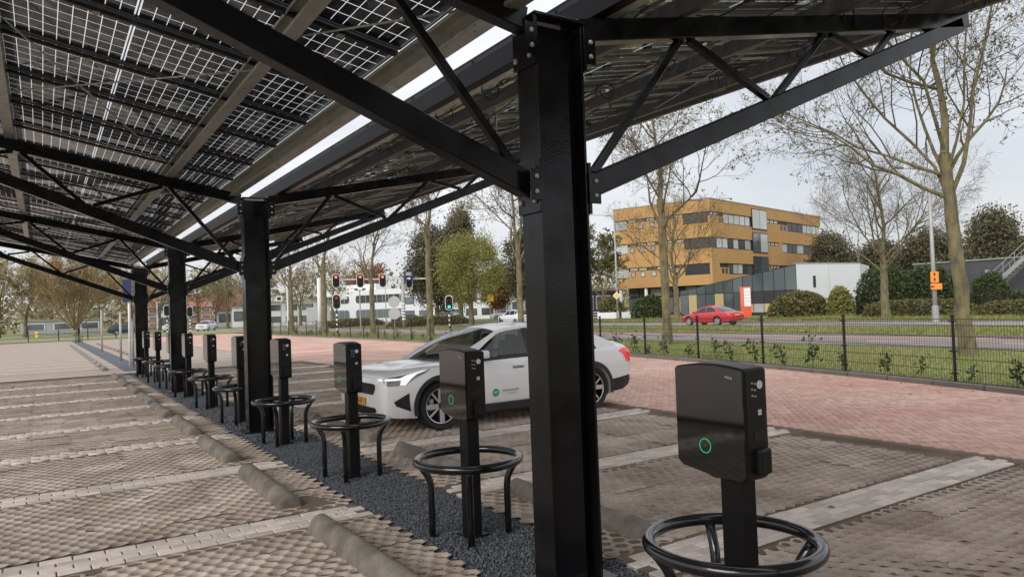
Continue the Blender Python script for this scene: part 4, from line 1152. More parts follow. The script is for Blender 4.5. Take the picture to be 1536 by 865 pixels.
def lamps(o, bv, L, W_, zf, zr2, plate_r=True):
    for s in (-1, 1):
        decal(o, bv, [(-.17, .05), (.17, .05), (.15, -.05), (-.15, -.05)], (.1, s * (W_ - .22), zf), (0, -1, 0), (0, 0, 1), 'head_lamp', M_LENS, .008, 2, depth=.004)
        decal(o, bv, [(-.15, .06), (.15, .06), (.15, -.06), (-.15, -.06)], (L - .1, s * (W_ - .2), zr2), (0, 1, 0), (0, 0, 1), 'tail_lamp', M_TAIL, .008, 2, depth=.004)
        MB().box((L * .33, s * (W_ + .07), zf + .30), (.1, .17, .11)).build('wing_mirror', o.children[0].data.materials[0], o, bevel=.03, segs=2)
    decal(o, bv, [(-.26, .055), (.26, .055), (.26, -.055), (-.26, -.055)], (L - .05, 0, zr2 - .05), (0, 1, 0), (0, 0, 1), 'number_plate', M_PLATE, .012, 1, depth=.006)
    decal(o, bv, [(-.26, .055), (.26, .055), (.26, -.055), (-.26, -.055)], (.05, 0, zf - .2), (0, -1, 0), (0, 0, 1), 'number_plate', M_PLATE, .012, 1, depth=.006)
    decal(o, bv, [(-.5, .06), (.5, .06), (.45, -.06), (-.45, -.06)], (.05, 0, zf - .03), (0, -1, 0), (0, 0, 1), 'grille', M_TRIM, .006, 2, depth=.004)
lamps(redc, rb, 4.4, .86, .60, .74)
tag(redc, 'red two-door coupe driving on the far road before the ochre building', 'car')
# hatchback
HB_ST = scaled([(a, b, c, d, e) for a, b, c, d, e in HS[:11]] + [(4.2, .2, .92, .98, 1.0), (4.5, .26, .87, .97, .99), (4.58, .32, .82, .92, .95), (4.606, .38, .76, .82, .84)], 3.95, .86, 1.5)
HB_RAIL = [(.85, .95), (1.5, 1.33), (1.9, 1.42), (2.6, 1.46), (3.2, 1.43), (3.6, 1.36), (3.88, 1.0)]
HB_CAB = dict(front=((.78, .97), (1.55, 1.42)), rear=((3.93, 1.0), (3.62, 1.42)), windows=[[(1.12, 1.0), (1.6, 1.31), (1.95, 1.385), (2.05, 1.39), (2.05, 1.01)], [(2.12, 1.01), (2.12, 1.395), (2.7, 1.40), (2.95, 1.385), (2.98, 1.03)], [(3.05, 1.05), (3.03, 1.375), (3.4, 1.33), (3.3, 1.08)]])
ES_RAIL = [(1.10, .90), (1.85, 1.30), (2.3, 1.37), (3.0, 1.385), (3.8, 1.35), (4.15, 1.30), (4.5, .95)]
ES_CAB = dict(front=((.98, .93), (1.9, 1.37)), rear=((4.55, .97), (4.2, 1.33)), windows=[[(1.42, .95), (1.95, 1.255), (2.35, 1.32), (2.35, .96)], [(2.42, .96), (2.42, 1.325), (3.1, 1.335), (3.2, .97)], [(3.27, .975), (3.2, 1.33), (3.95, 1.285), (4.2, 1.0)]])
ES_ST = HS[:11] + [(4.2, .2, .92, .95, .955), (4.5, .26, .87, .94, .945), (4.58, .32, .82, .90, .91), (4.62, .38, .74, .80, .82)]
SD_RAIL = [(1.10, .935), (1.95, 1.345), (2.3, 1.395), (2.8, 1.39), (3.2, 1.33), (3.9, 1.0)]
SD_CAB = dict(front=((.98, .95), (1.93, 1.395)), rear=((4.0, 1.03), (3.15, 1.37)), windows=[[(1.45, .98), (1.98, 1.295), (2.4, 1.35), (2.4, .99)], [(2.48, .99), (2.48, 1.35), (2.85, 1.335), (3.15, 1.25), (3.25, 1.01)]])
def small_car(kind, col, loc, rz, label, group=None, scale=1.0):
    nm = {'h': 'hatchback', 'e': 'estate_car', 's': 'saloon_car'}[kind]
    p = carpaint('paint_%.2f_%.2f_%.2f' % col, col)
    if kind == 'h': o, bv, _, _ = car(nm, 3.95, 1.5, .86, HB_ST, HB_RAIL, HB_CAB, p, .78, 3.22, .30, loc, rz, glass=M_CARDARK, scale=scale); lamps(o, bv, 3.95, .86, .72, .85)
    elif kind == 'e': o, bv, _, _ = car(nm, 4.62, 1.45, .9, ES_ST, ES_RAIL, ES_CAB, p, .87, 3.55, .32, loc, rz, glass=M_CARDARK, scale=scale); lamps(o, bv, 4.62, .9, .70, .82)
    else: o, bv, _, _ = car(nm, 4.6, 1.42, .9, HS, SD_RAIL, SD_CAB, p, .87, 3.6, .32, loc, rz, glass=M_CARDARK, scale=scale); lamps(o, bv, 4.6, .9, .70, .88)
    tag(o, label, 'car', group); return o
# ================================================================ fence and hedge plants
M_FENCE = mat('fence_black', (0.012, 0.010, 0.010), 0.5)
M_WIRE = mat('fence_wire', (0.030, 0.026, 0.025), 0.6)
fence = tag(empty('wire_fence', (FX(2), 2, 0)), 'low black welded wire fence with thin posts along the red lane', 'fence')
def fch(o): o.parent = fence; o.matrix_parent_inverse = Matrix.Translation((-FX(2), -2, 0)); return o
yy_ = [-1.0]
while yy_[-1] < 74: yy_.append(yy_[-1] + 2.55)
for i, y in enumerate(yy_):
    x = FX(y) + .10
    p = fch(MB().tube([(x, y, -.05), (x, y, 1.25)], .028, 8).build('fence_post', M_FENCE, smooth=True, angle=.9))
    MB().lathe([(0, .022), (.03, .02), (.046, .0), (.046, -.02), (0, -.02)], 10, 'Z', (x, y, 1.26)).build('post_cap', M_FENCE, p)
    for zz in (.22, .62, 1.15): MB().box((x - .02, y, zz), (.05, .12, .025)).build('clamp', M_FENCE, p)
    if i + 1 < len(yy_):
        x1, y1 = FX(yy_[i + 1]) + .10, yy_[i + 1]; b = MB(); near = y < 30
        L = math.hypot(x1 - x, y1 - y); n = int(L / (.055 if near else .11))
        wv = .0045 if near else .006
        for k in range(1, n):
            t = k / n; px_, py_ = x + (x1 - x) * t, y + (y1 - y) * t
            b.tube([(px_, py_, .07), (px_, py_, 1.20)], wv * .72, 3, caps=False)
        for zz in (.08, .28, .48, .68, .88, 1.08, 1.19): b.beam((x, y, zz), (x1, y1, zz), .010, .010)
        o = fch(b.build('mesh_panel', M_WIRE)); o['kind'] = 'stuff'
def leaf_quads(c, size, asp=1.0, up=0.0):
    """one bent-free quad per centre, random orientation; size scalar or array"""
    n = len(c); a = nrg.normal(size=(n, 3)); a[:, 2] *= (1 - up); a /= np.linalg.norm(a, axis=1, keepdims=True)
    b = nrg.normal(size=(n, 3)); b -= a * (a * b).sum(1, keepdims=True); b /= np.linalg.norm(b, axis=1, keepdims=True)
    s = (np.asarray(size) * nrg.uniform(.6, 1.3, n))[:, None]
    a = a * s * asp; b = b * s * .6
    v = np.stack([c - a, c + b * .9 - a * .1, c + a, c - b * .9 - a * .1], 1)
    return v.reshape(-1, 3), np.arange(4 * n).reshape(n, 4)
def whip(h, seed):
    r_ = np.random.default_rng(seed); st = empty('hedge_plant'); b = MB(); cs = []
    for k in range(2):
        ax, ay = r_.uniform(-.12, .12, 2); pts = [(ax * t * t, ay * t * t, h * t * (1 - .15 * k) - .02) for t in np.linspace(0, 1, 5)]
        b.tube(pts, [.008, .007, .006, .004, .003], 4)
        for t in r_.uniform(.2, 1.0, 20):
            cs.append((ax * t * t + r_.normal(0, .07), ay * t * t + r_.normal(0, .07), h * t * (1 - .15 * k) + r_.normal(0, .03)))
    b.build('stem', M_BARKD, st)
    v, f = leaf_quads(np.array(cs), .055)
    o = link('leaves', mesh_np('leaves', v, f, M_LEAFG), st); o['kind'] = 'stuff'
    return st
whips = [whip(.55, 1), whip(.75, 2), whip(.65, 3), whip(.4, 4)]
used = set(); wi = 0
wy = 2.2
while wy < 64:
    k = rng.randrange(4); o = whips[k] if k not in used else copy_tree(whips[k]); used.add(k)
    o.location = (FX(wy) + .42 + rng.uniform(-.15, .25), wy, .02); o.rotation_euler = (rng.uniform(-.08, .08), rng.uniform(-.08, .08), rng.uniform(0, 6)); q = rng.uniform(.65, 1.25); o.scale = (q, q, q)
    tag(o, 'young leafy hedge plant on a thin stem in the soil behind the fence', 'hedge plant', 'young hedge plants behind the wire fence')
    wy += rng.uniform(.7, 1.15) if wy < 30 else 1.7
for k in range(4):
    if k not in used: whips[k].location = (FX(6) + .5, 6 + k * .3, .02); tag(whips[k], 'young leafy hedge plant on a thin stem in the soil behind the fence', 'hedge plant', 'young hedge plants behind the wire fence')

# ================================================================ trees
def tree(name, loc, label, H, h0, tr, spread, seed, limbs=6, lv=3, lean=(0, 0), leaf=0, leafm=None, bark=None, twig=None, leafsize=.07, nb=(6, 6, 5), ang=(.75, .7, .8), up=.12, extra=(), group=None, wig=.16, cat='tree', minr=.006):
    r_ = random.Random(seed); bt = MB(); bc = MB(); tips = []
    def rv(): return Vector((r_.gauss(0, 1), r_.gauss(0, 1), r_.gauss(0, 1)))
    def branch(p, d, L, ra, lev):
        n = 6 if lev == 0 else (5 if lev == 1 else 4); pts = [p.copy()]; rad = [ra]; q = p.copy(); dd = d.normalized()
        for i in range(n):
            dd = (dd + rv() * wig + Vector((0, 0, up if lev < 2 else up * .4))).normalized(); q = q + dd * (L / n); pts.append(q.copy()); rad.append(max(minr, ra * (1 - .72 * (i + 1) / n)))
        (bt if lev == 0 else bc).tube(pts, rad, 7 if lev == 0 else (5 if lev == 1 else 3), caps=False)
        if lev >= lv:
            tips.append(pts[-1]); tips.append(pts[len(pts) // 2]); return
        k = nb[min(lev, len(nb) - 1)]
        for c in range(k):
            t = .25 + .75 * (c + r_.random()) / k; i = min(n - 1, int(t * n)); fr_ = t * n - i
            pp = pts[i].lerp(pts[i + 1], fr_); base = (pts[i + 1] - pts[i]).normalized()
            sdv = base.orthogonal(); sdv.rotate(Matrix.Rotation(r_.uniform(0, 2 * PI), 3, base)); a = ang[min(lev, len(ang) - 1)] * r_.uniform(.7, 1.25)
            nd = base * math.cos(a) + sdv * math.sin(a)
            branch(pp, nd, L * r_.uniform(.42, .62) * (1.15 - .45 * t), max(minr, rad[i] * .55), lev + 1)
    n = 9; tp = []; trd = []
    for i in range(n + 1):
        t = i / n; tp.append(Vector((lean[0] * t + r_.gauss(0, .02) * (i > 0), lean[1] * t + r_.gauss(0, .02) * (i > 0), -.05 + h0 * t))); trd.append(tr * ((1.28 - .28 * min(1, t * 6)) * (1 - .28 * t)))
    bt.tube(tp, trd, 12, caps=False)
    top = tp[-1]; rt = trd[-1]
    for k in range(limbs):
        a = 2 * PI * k / limbs + r_.uniform(-.4, .4); el = r_.uniform(.62, 1.15) if k else 1.45
        d = Vector((math.cos(a) * math.cos(el), math.sin(a) * math.cos(el), math.sin(el)))
        L = (H - h0) / max(.5, math.sin(el)) * r_.uniform(.8, 1.0) if k == 0 else min((H - h0) * r_.uniform(.75, 1.05), spread / max(.25, math.cos(el)))
        st_ = tp[-1 - (k % 3)] if k else top
        branch(st_, d, L, rt * (.75 if k == 0 else r_.uniform(.28, .42)), 0)
    for (z, d, L, q) in extra: branch(tp[int(z / h0 * n)] if z < h0 else top, Vector(d), L, rt * q, 0)
    bt.v = [(x * (1 + .06 * math.sin(z * 9 + x * 31 + y * 17)), y * (1 + .06 * math.sin(z * 7 + y * 29)), z) if abs(x - lean[0] * z / h0) < .6 and z < h0 else (x, y, z) for x, y, z in bt.v]
    r0 = empty(name, loc, 0); link('trunk', bt.mesh('trunk', bark or M_BARK, smooth=True), r0); link('crown', bc.mesh('crown', twig or M_BARKD, smooth=False), r0)
    if leaf:
        tips_ = np.array([t[:] for t in tips]); idx = nrg.integers(0, len(tips_), leaf)
        # leaves gather on some twigs and leave others bare
        keep = fbm(tips_[idx, 0] * .9 + 50, tips_[idx, 2] * .9 + 50, 2) > .46
        c = tips_[idx][keep]; c = c + nrg.normal(0, leafsize * .8, c.shape)
        v, f = leaf_quads(c, leafsize); o = link('leaves', mesh_np('leaves', v, f, leafm or M_LEAFS), r0); o['kind'] = 'stuff'
    tag(r0, label, cat, group); return r0
GT = 'street trees along the verge'
tree('bare_tree', (19.9, 9.3, 0), 'near mossy tree with few leaves at the right edge, trunk leaning left', 11.5, 5.3, .19, 4.4, 21, 6, lean=(-.30, .20), leaf=9000, leafsize=.042, nb=(8, 7, 7), minr=.0042, group=GT,
     extra=((4.6, (-.72, .52, .55), 4.4, .42), (4.75, (-.80, .40, .15), 4.6, .32), (4.8, (.6, -.5, .6), 3.5, .4)))
tree('bare_tree', (20.5, 20.6, 0), 'tall slim tree standing in front of the left end of the ochre building', 10.8, 5.8, .18, 3.6, 5, 6, leaf=5000, leafsize=.045, nb=(8, 7, 6), minr=.0045, group=GT)
tree('bare_tree', (21.5, 32.4, 0), 'nearly bare tree just left of the near column, over the car roof', 10.8, 5.2, .18, 3.4, 9, 6, leaf=6000, leafsize=.05, nb=(7, 7, 6), group=GT)
tree('bare_tree', (21.5, 43.2, 0), 'tall bare tree left of the dark evergreen, over the car bonnet', 12, 7.2, .23, 3.8, 13, 6, leaf=5000, leafsize=.055, nb=(7, 7, 6), group=GT)
tree('bare_tree', (21.6, 53.4, 0), 'bare tree with a Y-shaped fork right of the three red signals', 10.5, 5.0, .22, 4.0, 17, 4, leaf=900, leafsize=.06, group=GT)
tree('bare_tree', (21.5, 64.5, 0), 'bare tree between the first and second red signals from the left', 11, 6.4, .28, 3.2, 19, 4, leaf=500, leafsize=.07, group=GT)
tree('bare_tree', (21.5, 75.0, 0), 'farthest bare street tree, just right of the second column', 10.5, 5.4, .28, 3.6, 23, 4, leaf=500, leafsize=.07, group=GT)
tree('bare_tree', (46.0, 26.4, 0), 'leafless spreading tree between the round hedges and the far road', 10.6, 4.0, .28, 4.6, 29, 8, leaf=0, nb=(9, 8, 7), ang=(.55, .6, .7), wig=.10, up=.07, group='trees on the far lawn')
tree('bare_tree', (49.0, 47.8, 0), 'wide bare tree rising right in front of the ochre facade', 11.4, 4.2, .30, 5.2, 31, 8, leaf=500, leafsize=.10, nb=(8, 7, 6), ang=(.6, .6, .7), group='trees on the far lawn', twig=mat('twig_bark_tan', (.16, .12, .06), .95, island=.3))
tree('leafy_tree', (55.2, 65.5, 0), 'small half-leafed tree left of the ochre building', 10.5, 3.0, .25, 3.8, 37, 6, leaf=6500, leafsize=.16, leafm=M_LEAFO, group='trees on the far lawn')
M_TWIGO = mat('ochre_fan_twig', (0.28, 0.21, 0.11), 0.95, island=0.4)
tree('fan_tree', (4.0, 121.5, 0), 'broad fan-shaped ochre tree with many upright stems at the far left', 10.4, .9, .34, 8.0, 41, 26, leaf=6500, leafsize=.13, leafm=mat('ochre_leaf', (0.30, 0.19, 0.035), .8, island=.5, sss=.3), nb=(8, 6, 4), ang=(.35, .4, .6), up=.07, wig=.07, bark=M_TWIGO, twig=M_TWIGO, minr=.018, group='trees beyond the lot')
M_TWIGT = mat('tan_far_twig', (0.29, 0.235, 0.15), 0.95, island=0.3)
def far_tree(x, y, H, label, seed, leaf=0, lm=None, h0=3.0, sp=4.5, group='trees beyond the lot'):
    return tree('far_tree', (x, y, 0), label, H, h0, .30, sp, seed, 7, leaf=leaf, leafsize=.22, leafm=lm or M_LEAFO, nb=(6, 6, 4), ang=(.55, .6, .7), minr=.022, twig=M_TWIGT, group=group)
far_tree(-2.0, 125, 13, 'tall pale tree at the far left edge beyond the lot', 51, 1800, M_LEAFO)
far_tree(-5.5, 133, 11, 'bare tree half out of frame at the far left', 52)
far_tree(12.5, 136, 12, 'bare tree behind the parked dark estate car', 53, 1200, mat('gold_leaf', (.34, .22, .04), .8, island=.4, sss=.3))
far_tree(17.5, 142, 12.5, 'bare tree seen between the two farthest columns', 54)
far_tree(27.5, 135, 12, 'olive tree beyond the crossing, left of the second column', 55, 1500)
far_tree(31.5, 128, 13, 'bushy tan tree beyond the crossing, just left of the second column', 56, 1500)
far_tree(36.5, 122, 10, 'low tan tree beyond the crossing right of the second column', 57, 800)
far_tree(40, 116, 11, 'tan tree left of the white office block', 58, 500)
far_tree(8.5, 150, 14, 'tall bare tree behind the fan-shaped tree', 59)
far_tree(20.8, 152, 10, 'tan tree in front of the red brick building, left', 61, 900)
far_tree(24.5, 146, 11, 'tan tree in front of the red brick building, middle', 62, 900)
far_tree(28.5, 150, 10, 'tan tree in front of the red brick building, right', 63, 900)
far_tree(-8, 150, 14, 'tall tan tree at the very left edge', 64, 900)
far_tree(1.5, 158, 13, 'tall tan tree behind the pale shed, left', 65, 700)
far_tree(14.5, 160, 13, 'tall tan tree behind the pale shed, right', 66, 700)
# dense crowns built from clumps of leaves
def dense(name, loc, label, H, W_, z0, lm, seed, clumps=70, per=60, ls=.28, cone=0.0, trunk=.3, group=None, cat='tree'):
    per = int(per * 2.2); ls = ls * .62
    r_ = np.random.default_rng(seed); cs = []
    while len(cs) < clumps:
        p = r_.uniform(-1, 1, 3)
        if (p ** 2).sum() > 1: continue
        if (p ** 2).sum() < .18: continue
        w_ = 1 - cone * (p[2] * .5 + .5); cs.append((p[0] * W_ / 2 * w_, p[1] * W_ / 2 * w_, z0 + (H - z0) * (p[2] * .5 + .5)))
    cs = np.array(cs); c = np.repeat(cs, per, 0) + r_.normal(0, 1, (clumps * per, 3)) * np.array([W_ * .075, W_ * .075, (H - z0) * .06])
    v, f = leaf_quads(c, ls); r0 = empty(name, loc)
    b = MB().tube([(0, 0, -.05), (.05, .03, z0 * .6), (0, 0, z0 + (H - z0) * .6)], [trunk, trunk * .8, trunk * .3], 9, caps=False)
    for k in range(7):
        q = cs[k * 3]; b.tube([(0, 0, z0 * .8 + k * .2), tuple(q * .5 + np.array([0, 0, z0 * .5])), tuple(q)], [trunk * .4, trunk * .25, .03], 5, caps=False)
    link('trunk', b.mesh('trunk', M_BARK, smooth=True), r0)
    o = link('crown', mesh_np('crown', v, f, lm), r0); o['kind'] = 'stuff'
    tag(r0, label, cat, group); return r0
GE = 'dense trees behind the roads'
dense('evergreen_tree', (40.2, 78.8, 0), 'big dark evergreen right of the blue direction sign', 11.8, 8.0, 2.6, M_LEAFD, 1, 120, 80, .24, .25, group=GE)
dense('evergreen_tree', (47.5, 86.0, 0), 'dark evergreen rising behind the yellow-green tree', 15.0, 6.0, 3.0, M_LEAFD, 2, 110, 80, .26, .4, group=GE)
dense('evergreen_tree', (47.7, 70.4, 0), 'dark evergreen close left of the near column', 11.0, 6.0, 2.6, M_LEAFD, 3, 80, 80, .24, .3, group=GE)
dense('yellow_tree', (37.8, 66.3, 0), 'rounded yellow-green tree beside the tall lamp post', 9.6, 7.0, 2.4, M_LEAFW, 4, 150, 80, .15, .1, group=GE)
dense('evergreen_tree', (95.5, 62.5, 0), 'dark conifer touching the right end of the ochre building', 10.4, 9.0, 1.0, M_LEAFD, 5, 130, 70, .30, .5, group=GE)
dense('evergreen_tree', (101, 58.3, 0), 'dark conifer behind the white block roof', 9.4, 8.5, 1.0, M_LEAFD, 6, 110, 70, .30, .4, group=GE)
dense('evergreen_tree', (99, 50.3, 0), 'dark conifer left of the near leaning tree', 10.0, 9.0, 1.0, M_LEAFD, 7, 110, 70, .30, .4, group=GE)
dense('evergreen_tree', (97.5, 42.0, 0), 'tall dark conifer behind the slate building at the right', 12.0, 9.5, 1.0, M_LEAFD, 8, 130, 70, .30, .55, group=GE)
dense('evergreen_tree', (93, 35.5, 0), 'dark conifer at the right edge behind the outside stair', 8.0, 8.0, 1.0, M_LEAFD, 14, 110, 70, .30, .5, group=GE)
dense('russet_tree', (60, 97, 0), 'russet tree behind the parked white cars', 8.5, 5.0, 1.5, M_LEAFR, 9, 60, 60, .3, .1, group=GE)
dense('russet_tree', (71, 96, 0), 'russet tree beside the low grey building', 8.5, 6.0, 1.5, M_LEAFR, 10, 60, 60, .3, .1, group=GE)
dense('russet_tree', (60, 150, 0), 'russet tree above the white office roof', 13, 10.0, 2, M_LEAFR, 11, 60, 60, .4, .1, group=GE)
dense('evergreen_tree', (55.0, 104.5, 0), 'small dark cone-shaped conifer at the end of the white office', 4.6, 2.6, .3, M_LEAFD, 12, 50, 60, .16, .7, trunk=.12, group=GE)
dense('evergreen_tree', (61, 88, 0), 'dark tree over the low grey building', 10, 7, 2.5, M_LEAFD, 13, 70, 70, .28, .2, group=GE)
# clipped shrubs and hedges
def shrub(name, loc, sx, sy, sz, lm, label, seed, n=3500, ls=.11, box=2.0, group=None, rz=0, cat='shrub'):
    r_ = np.random.default_rng(seed); d = r_.normal(size=(n, 3)); d /= np.linalg.norm(d, axis=1, keepdims=True); d[:, 2] = np.abs(d[:, 2])
    k = (np.abs(d) ** box).sum(1, keepdims=True) ** (1 / box); d = d / k
    rad = .90 + .16 * (fbm(d[:, 0] * 3 + seed + d[:, 2] * 2, d[:, 1] * 3 + 7, 3)[:, None] - .5) * 2 * .6 + r_.normal(0, .035, (n, 1))
    c = d * rad * np.array([sx / 2, sy / 2, sz]); v, f = leaf_quads(c, ls); r0 = empty(name, loc, rz)
    o = link('foliage', mesh_np('foliage', v, f, lm), r0); o['kind'] = 'stuff'
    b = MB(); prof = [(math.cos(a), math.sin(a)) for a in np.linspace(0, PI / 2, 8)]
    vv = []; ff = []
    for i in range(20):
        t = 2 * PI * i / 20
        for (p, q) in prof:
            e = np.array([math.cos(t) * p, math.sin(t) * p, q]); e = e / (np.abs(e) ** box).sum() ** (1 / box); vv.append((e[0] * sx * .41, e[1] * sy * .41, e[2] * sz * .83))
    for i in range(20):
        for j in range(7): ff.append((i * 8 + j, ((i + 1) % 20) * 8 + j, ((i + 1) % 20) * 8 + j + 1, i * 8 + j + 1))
    b.add(vv, ff).build('dark_core', mat('shrub_inside', (.022, .028, .012), .9), r0, smooth=True)  # solid dark core added inside the leaves to block the view through
    tag(r0, label, cat, group); return r0
GS = 'clipped shrubs on the far lawn'
shrub('round_shrub', (57.0, 32.6, 0), 4.6, 4.6, 4.0, M_LEAFB, 'large dark rounded shrub beside the white block, left of the bare tree', 1, 5200, .12, 2.6, GS)
shrub('round_shrub', (56.2, 28.8, 0), 4.2, 4.2, 3.9, M_LEAFB, 'large green rounded shrub between the bare tree and the lamp post', 2, 5200, .12, 2.4, GS)
shrub('round_shrub', (52.5, 23.0, 0), 2.5, 2.5, 3.0, M_LEAFB, 'smooth dark dome shrub in front of the outside stair', 3, 4200, .08, 2.6, GS)
shrub('low_hedge', (52.5, 37.4, 0), 6.0, 4.2, 2.3, M_LEAFO, 'olive spreading hedge below the white block', 4, 4500, .13, 2.4, GS, cat='hedge')
shrub('yellow_shrub', (53.5, 34.4, 0), 2.2, 2.4, 2.6, M_LEAFW, 'yellow-green shrub at the right end of the olive hedge', 5, 2200, .12, 2.0, GS)
shrub('low_hedge', (50.3, 26.6, 0), 3.4, 8.0, 1.35, M_LEAFO, 'long low hedge behind the far lamp post', 6, 4500, .10, 3.0, GS, cat='hedge')
shrub('low_hedge', (49.6, 18.8, 0), 3.2, 9.0, 1.15, M_LEAFO, 'low mounded hedge at the right edge behind the near tree', 7, 4500, .10, 2.6, GS, cat='hedge')
shrub('low_hedge', (54.0, 21.0, 0), 1.6, 10.0, 1.7, M_LEAFB, 'straight trimmed hedge in front of the slate wall', 8, 4500, .10, 4.0, GS, cat='hedge')
shrub('green_shrub', (53.5, 56.0, 0), 5.0, 3.0, 2.6, M_LEAFB, 'green shrub under the left end of the ochre building', 9, 3200, .14, 2.2, GS)
shrub('green_shrub', (53.0, 61.5, 0), 4.0, 3.0, 2.6, M_LEAFO, 'lighter shrub behind the low white wall', 10, 2600, .14, 2.0, GS)
shrub('low_hedge', (37.0, 74.0, 0), 3.0, 16.0, 1.1, M_LEAFO, 'long brown-green hedge behind the median beside the green signal', 11, 4500, .14, 3.2, GS, cat='hedge', rz=R(-60))
shrub('low_hedge', (33.0, 88.0, 0), 3.0, 12.0, 1.1, M_LEAFO, 'brown-green hedge in front of the white office', 12, 3000, .15, 3.2, GS, cat='hedge', rz=R(-60))
# far wood closing the horizon, reads as one mass
_c = []
for k in range(1500):
    a = R(rng.uniform(-14, 100)); D = rng.uniform(190, 330); h = rng.uniform(5, 14)
    for q in range(34): _c.append((math.sin(a) * D + rng.gauss(0, 3.0), math.cos(a) * D + rng.gauss(0, 3.0), abs(rng.gauss(h * .5, h * .28))))
v, f = leaf_quads(np.array(_c), .75)
tag(link('distant_trees', mesh_np('distant_trees', v, f, mat('distant_foliage', (.27, .225, .145), .95, island=.35, var=.8, vscale=.02, vcol=(.20, .20, .11)))), 'far belt of brown and olive trees along the horizon', 'trees', kind='stuff')
# ================================================================ buildings
def V2(a): return Vector((a[0], a[1], 0))
N0 = Vector((69.9, 61.9, 0)); FXD = Vector((.973, .230, 0)).normalized(); FLD = Vector((-.34, .94, 0)).normalized()
bld = tag(empty('office_building', N0), 'four-storey ochre brick office block with dark window bands', 'building')
def bch(o, par=None):
    if par is not None: o.parent = par
    else: o.parent = bld; o.matrix_parent_inverse = Matrix.Translation(-N0)
    return o
def slab(org, d, s0, s1, z0, z1, out0, out1, name, m, par=None, chf=bch):
    """box on a facade: runs s0..s1 along d from org, z0..z1, from out0 to out1 in front (towards the right of d turned -90)"""
    n = Vector((d.y, -d.x, 0))
    b = MB(); P_ = []
    for z in (z0, z1):
        for s, o_ in ((s0, out0), (s1, out0), (s1, out1), (s0, out1)):
            q = org + d * s + n * o_; P_.append((q.x, q.y, z))
    b.add(P_, [(3, 2, 1, 0), (4, 5, 6, 7), (0, 1, 5, 4), (1, 2, 6, 5), (2, 3, 7, 6), (3, 0, 4, 7)])
    return chf(b.build(name, m), par)
LR, LL = 35.8, 13.6
# core volume behind the facades
b = MB(); poly = [N0 + FXD * .4 + FLD * .4, N0 + FXD * (LR - .4) + FLD * .4, N0 + FXD * (LR - .4) + FLD * (LL - .4), N0 + FXD * .4 + FLD * (LL - .4)]
b.prism([(p.x, p.y) for p in poly], 3.72, 14.1); bch(b.build('core', M_DARKP))
b = MB(); poly = [N0 + FXD * 1.6 + FLD * 1.2, N0 + FXD * (LR - 1) + FLD * 1.2, N0 + FXD * (LR - 1) + FLD * (LL - 1), N0 + FXD * 1.6 + FLD * (LL - 1)]
b.prism([(p.x, p.y) for p in poly], -.1, 3.7); bch(b.build('ground_floor', M_FRAMED))
BANDS = [(5.0, 6.4), (8.25, 9.65), (11.45, 12.85)]
lev = [3.7, 5.0, 6.4, 8.25, 9.65, 11.45, 12.85, 14.4]
# right facade looks along FXD with its face on the right hand side of travel
walls = []
for i in (0, 2, 4, 6):
    slab(N0, FXD, 0, LR, lev[i], lev[i + 1], -.35, 0, 'brick_spandrel', M_ORANGE)
    slab(N0, FLD, .36, LL, lev[i], lev[i + 1], .0, .35, 'brick_spandrel', M_ORANGE)
slab(N0, FXD, -.03, LR + .03, 14.41, 14.5, -.40, .05, 'coping', M_STEEL); slab(N0, FLD, .42, LL, 14.41, 14.5, -.05, .40, 'coping', M_STEEL)
def win(org, d, s0, s1, z0, z1, m, sign, fr=True):
    """window: frame box with a glass pane as sub-part; sign +1 when the face lies at positive out"""
    o = slab(org, d, s0, s1, z0, z1, -.34 * sign, -.16 * sign, 'window', M_FRAMED)
    g = .09
    n = max(1, round((s1 - s0) / 2.2)) if (s1 - s0) > 2.6 else 1
    w_ = (s1 - s0) / n
    for k in range(n): slab(org, d, s0 + k * w_ + g, s0 + (k + 1) * w_ - g, z0 + g, z1 - g, -.158 * sign, -.13 * sign, 'pane', m if not isinstance(m, list) else m[k % len(m)], o)
    return o
def brick(org, d, s0, s1, z0, z1, sign): return slab(org, d, s0, s1, z0, z1, -.33 * sign, -.002 * sign, 'brick_infill', M_ORANGE)
D_, L_, W_ = M_DARKP, M_WINL, M_WIN
def bandR(z0, z1, items):
    for it in items:
        s0, s1, kind = it[:3]
        if kind == 'B': brick(N0, FXD, s0, s1, z0 + .001, z1 - .001, 1)
        elif kind == 'S':       # slim clerestory windows over brick
            brick(N0, FXD, s0, s1, z0 + .001, z1 - .55, 1)
            n = it[3]; w_ = (s1 - s0) / n
            for k in range(n): win(N0, FXD, s0 + k * w_ + .05, s0 + (k + 1) * w_ - .05, z1 - .53, z1 - .02, L_, 1)
        elif kind == 'T':
            brick(N0, FXD, s0, s1, z0 + .001, z1 - .55, 1); 
            for k in range(2): slab(N0, FXD, s0 + (s1 - s0) * (.22 + .38 * k), s0 + (s1 - s0) * (.42 + .38 * k), z0 + .1, z1 - .65, .0, .03, 'slit_window', M_DARKP)
            slab(N0, FXD, s0, s1, z1 - .54, z1 - .02, -.33, -.2, 'window', M_FRAMED)
        else:
            n = it[3]; w_ = (s1 - s0) / n
            for k in range(n): win(N0, FXD, s0 + k * w_, s0 + (k + 1) * w_ - .03, z0 + .02, z1 - .02, {'W': W_, 'L': L_, 'D': D_}[kind[k % len(kind)]], 1)
bandR(*BANDS[2], [(.02, 2.0, 'S', 2), (2.0, 3.5, 'T'), (3.5, 11.2, 'LLLLL', 5), (11.2, 16.0, 'D', 2), (16.0, 20.0, 'S', 3), (20.0, 23.0, 'T'), (23.0, 28.9, 'DD', 3), (28.9, 35.7, 'LL', 4)])
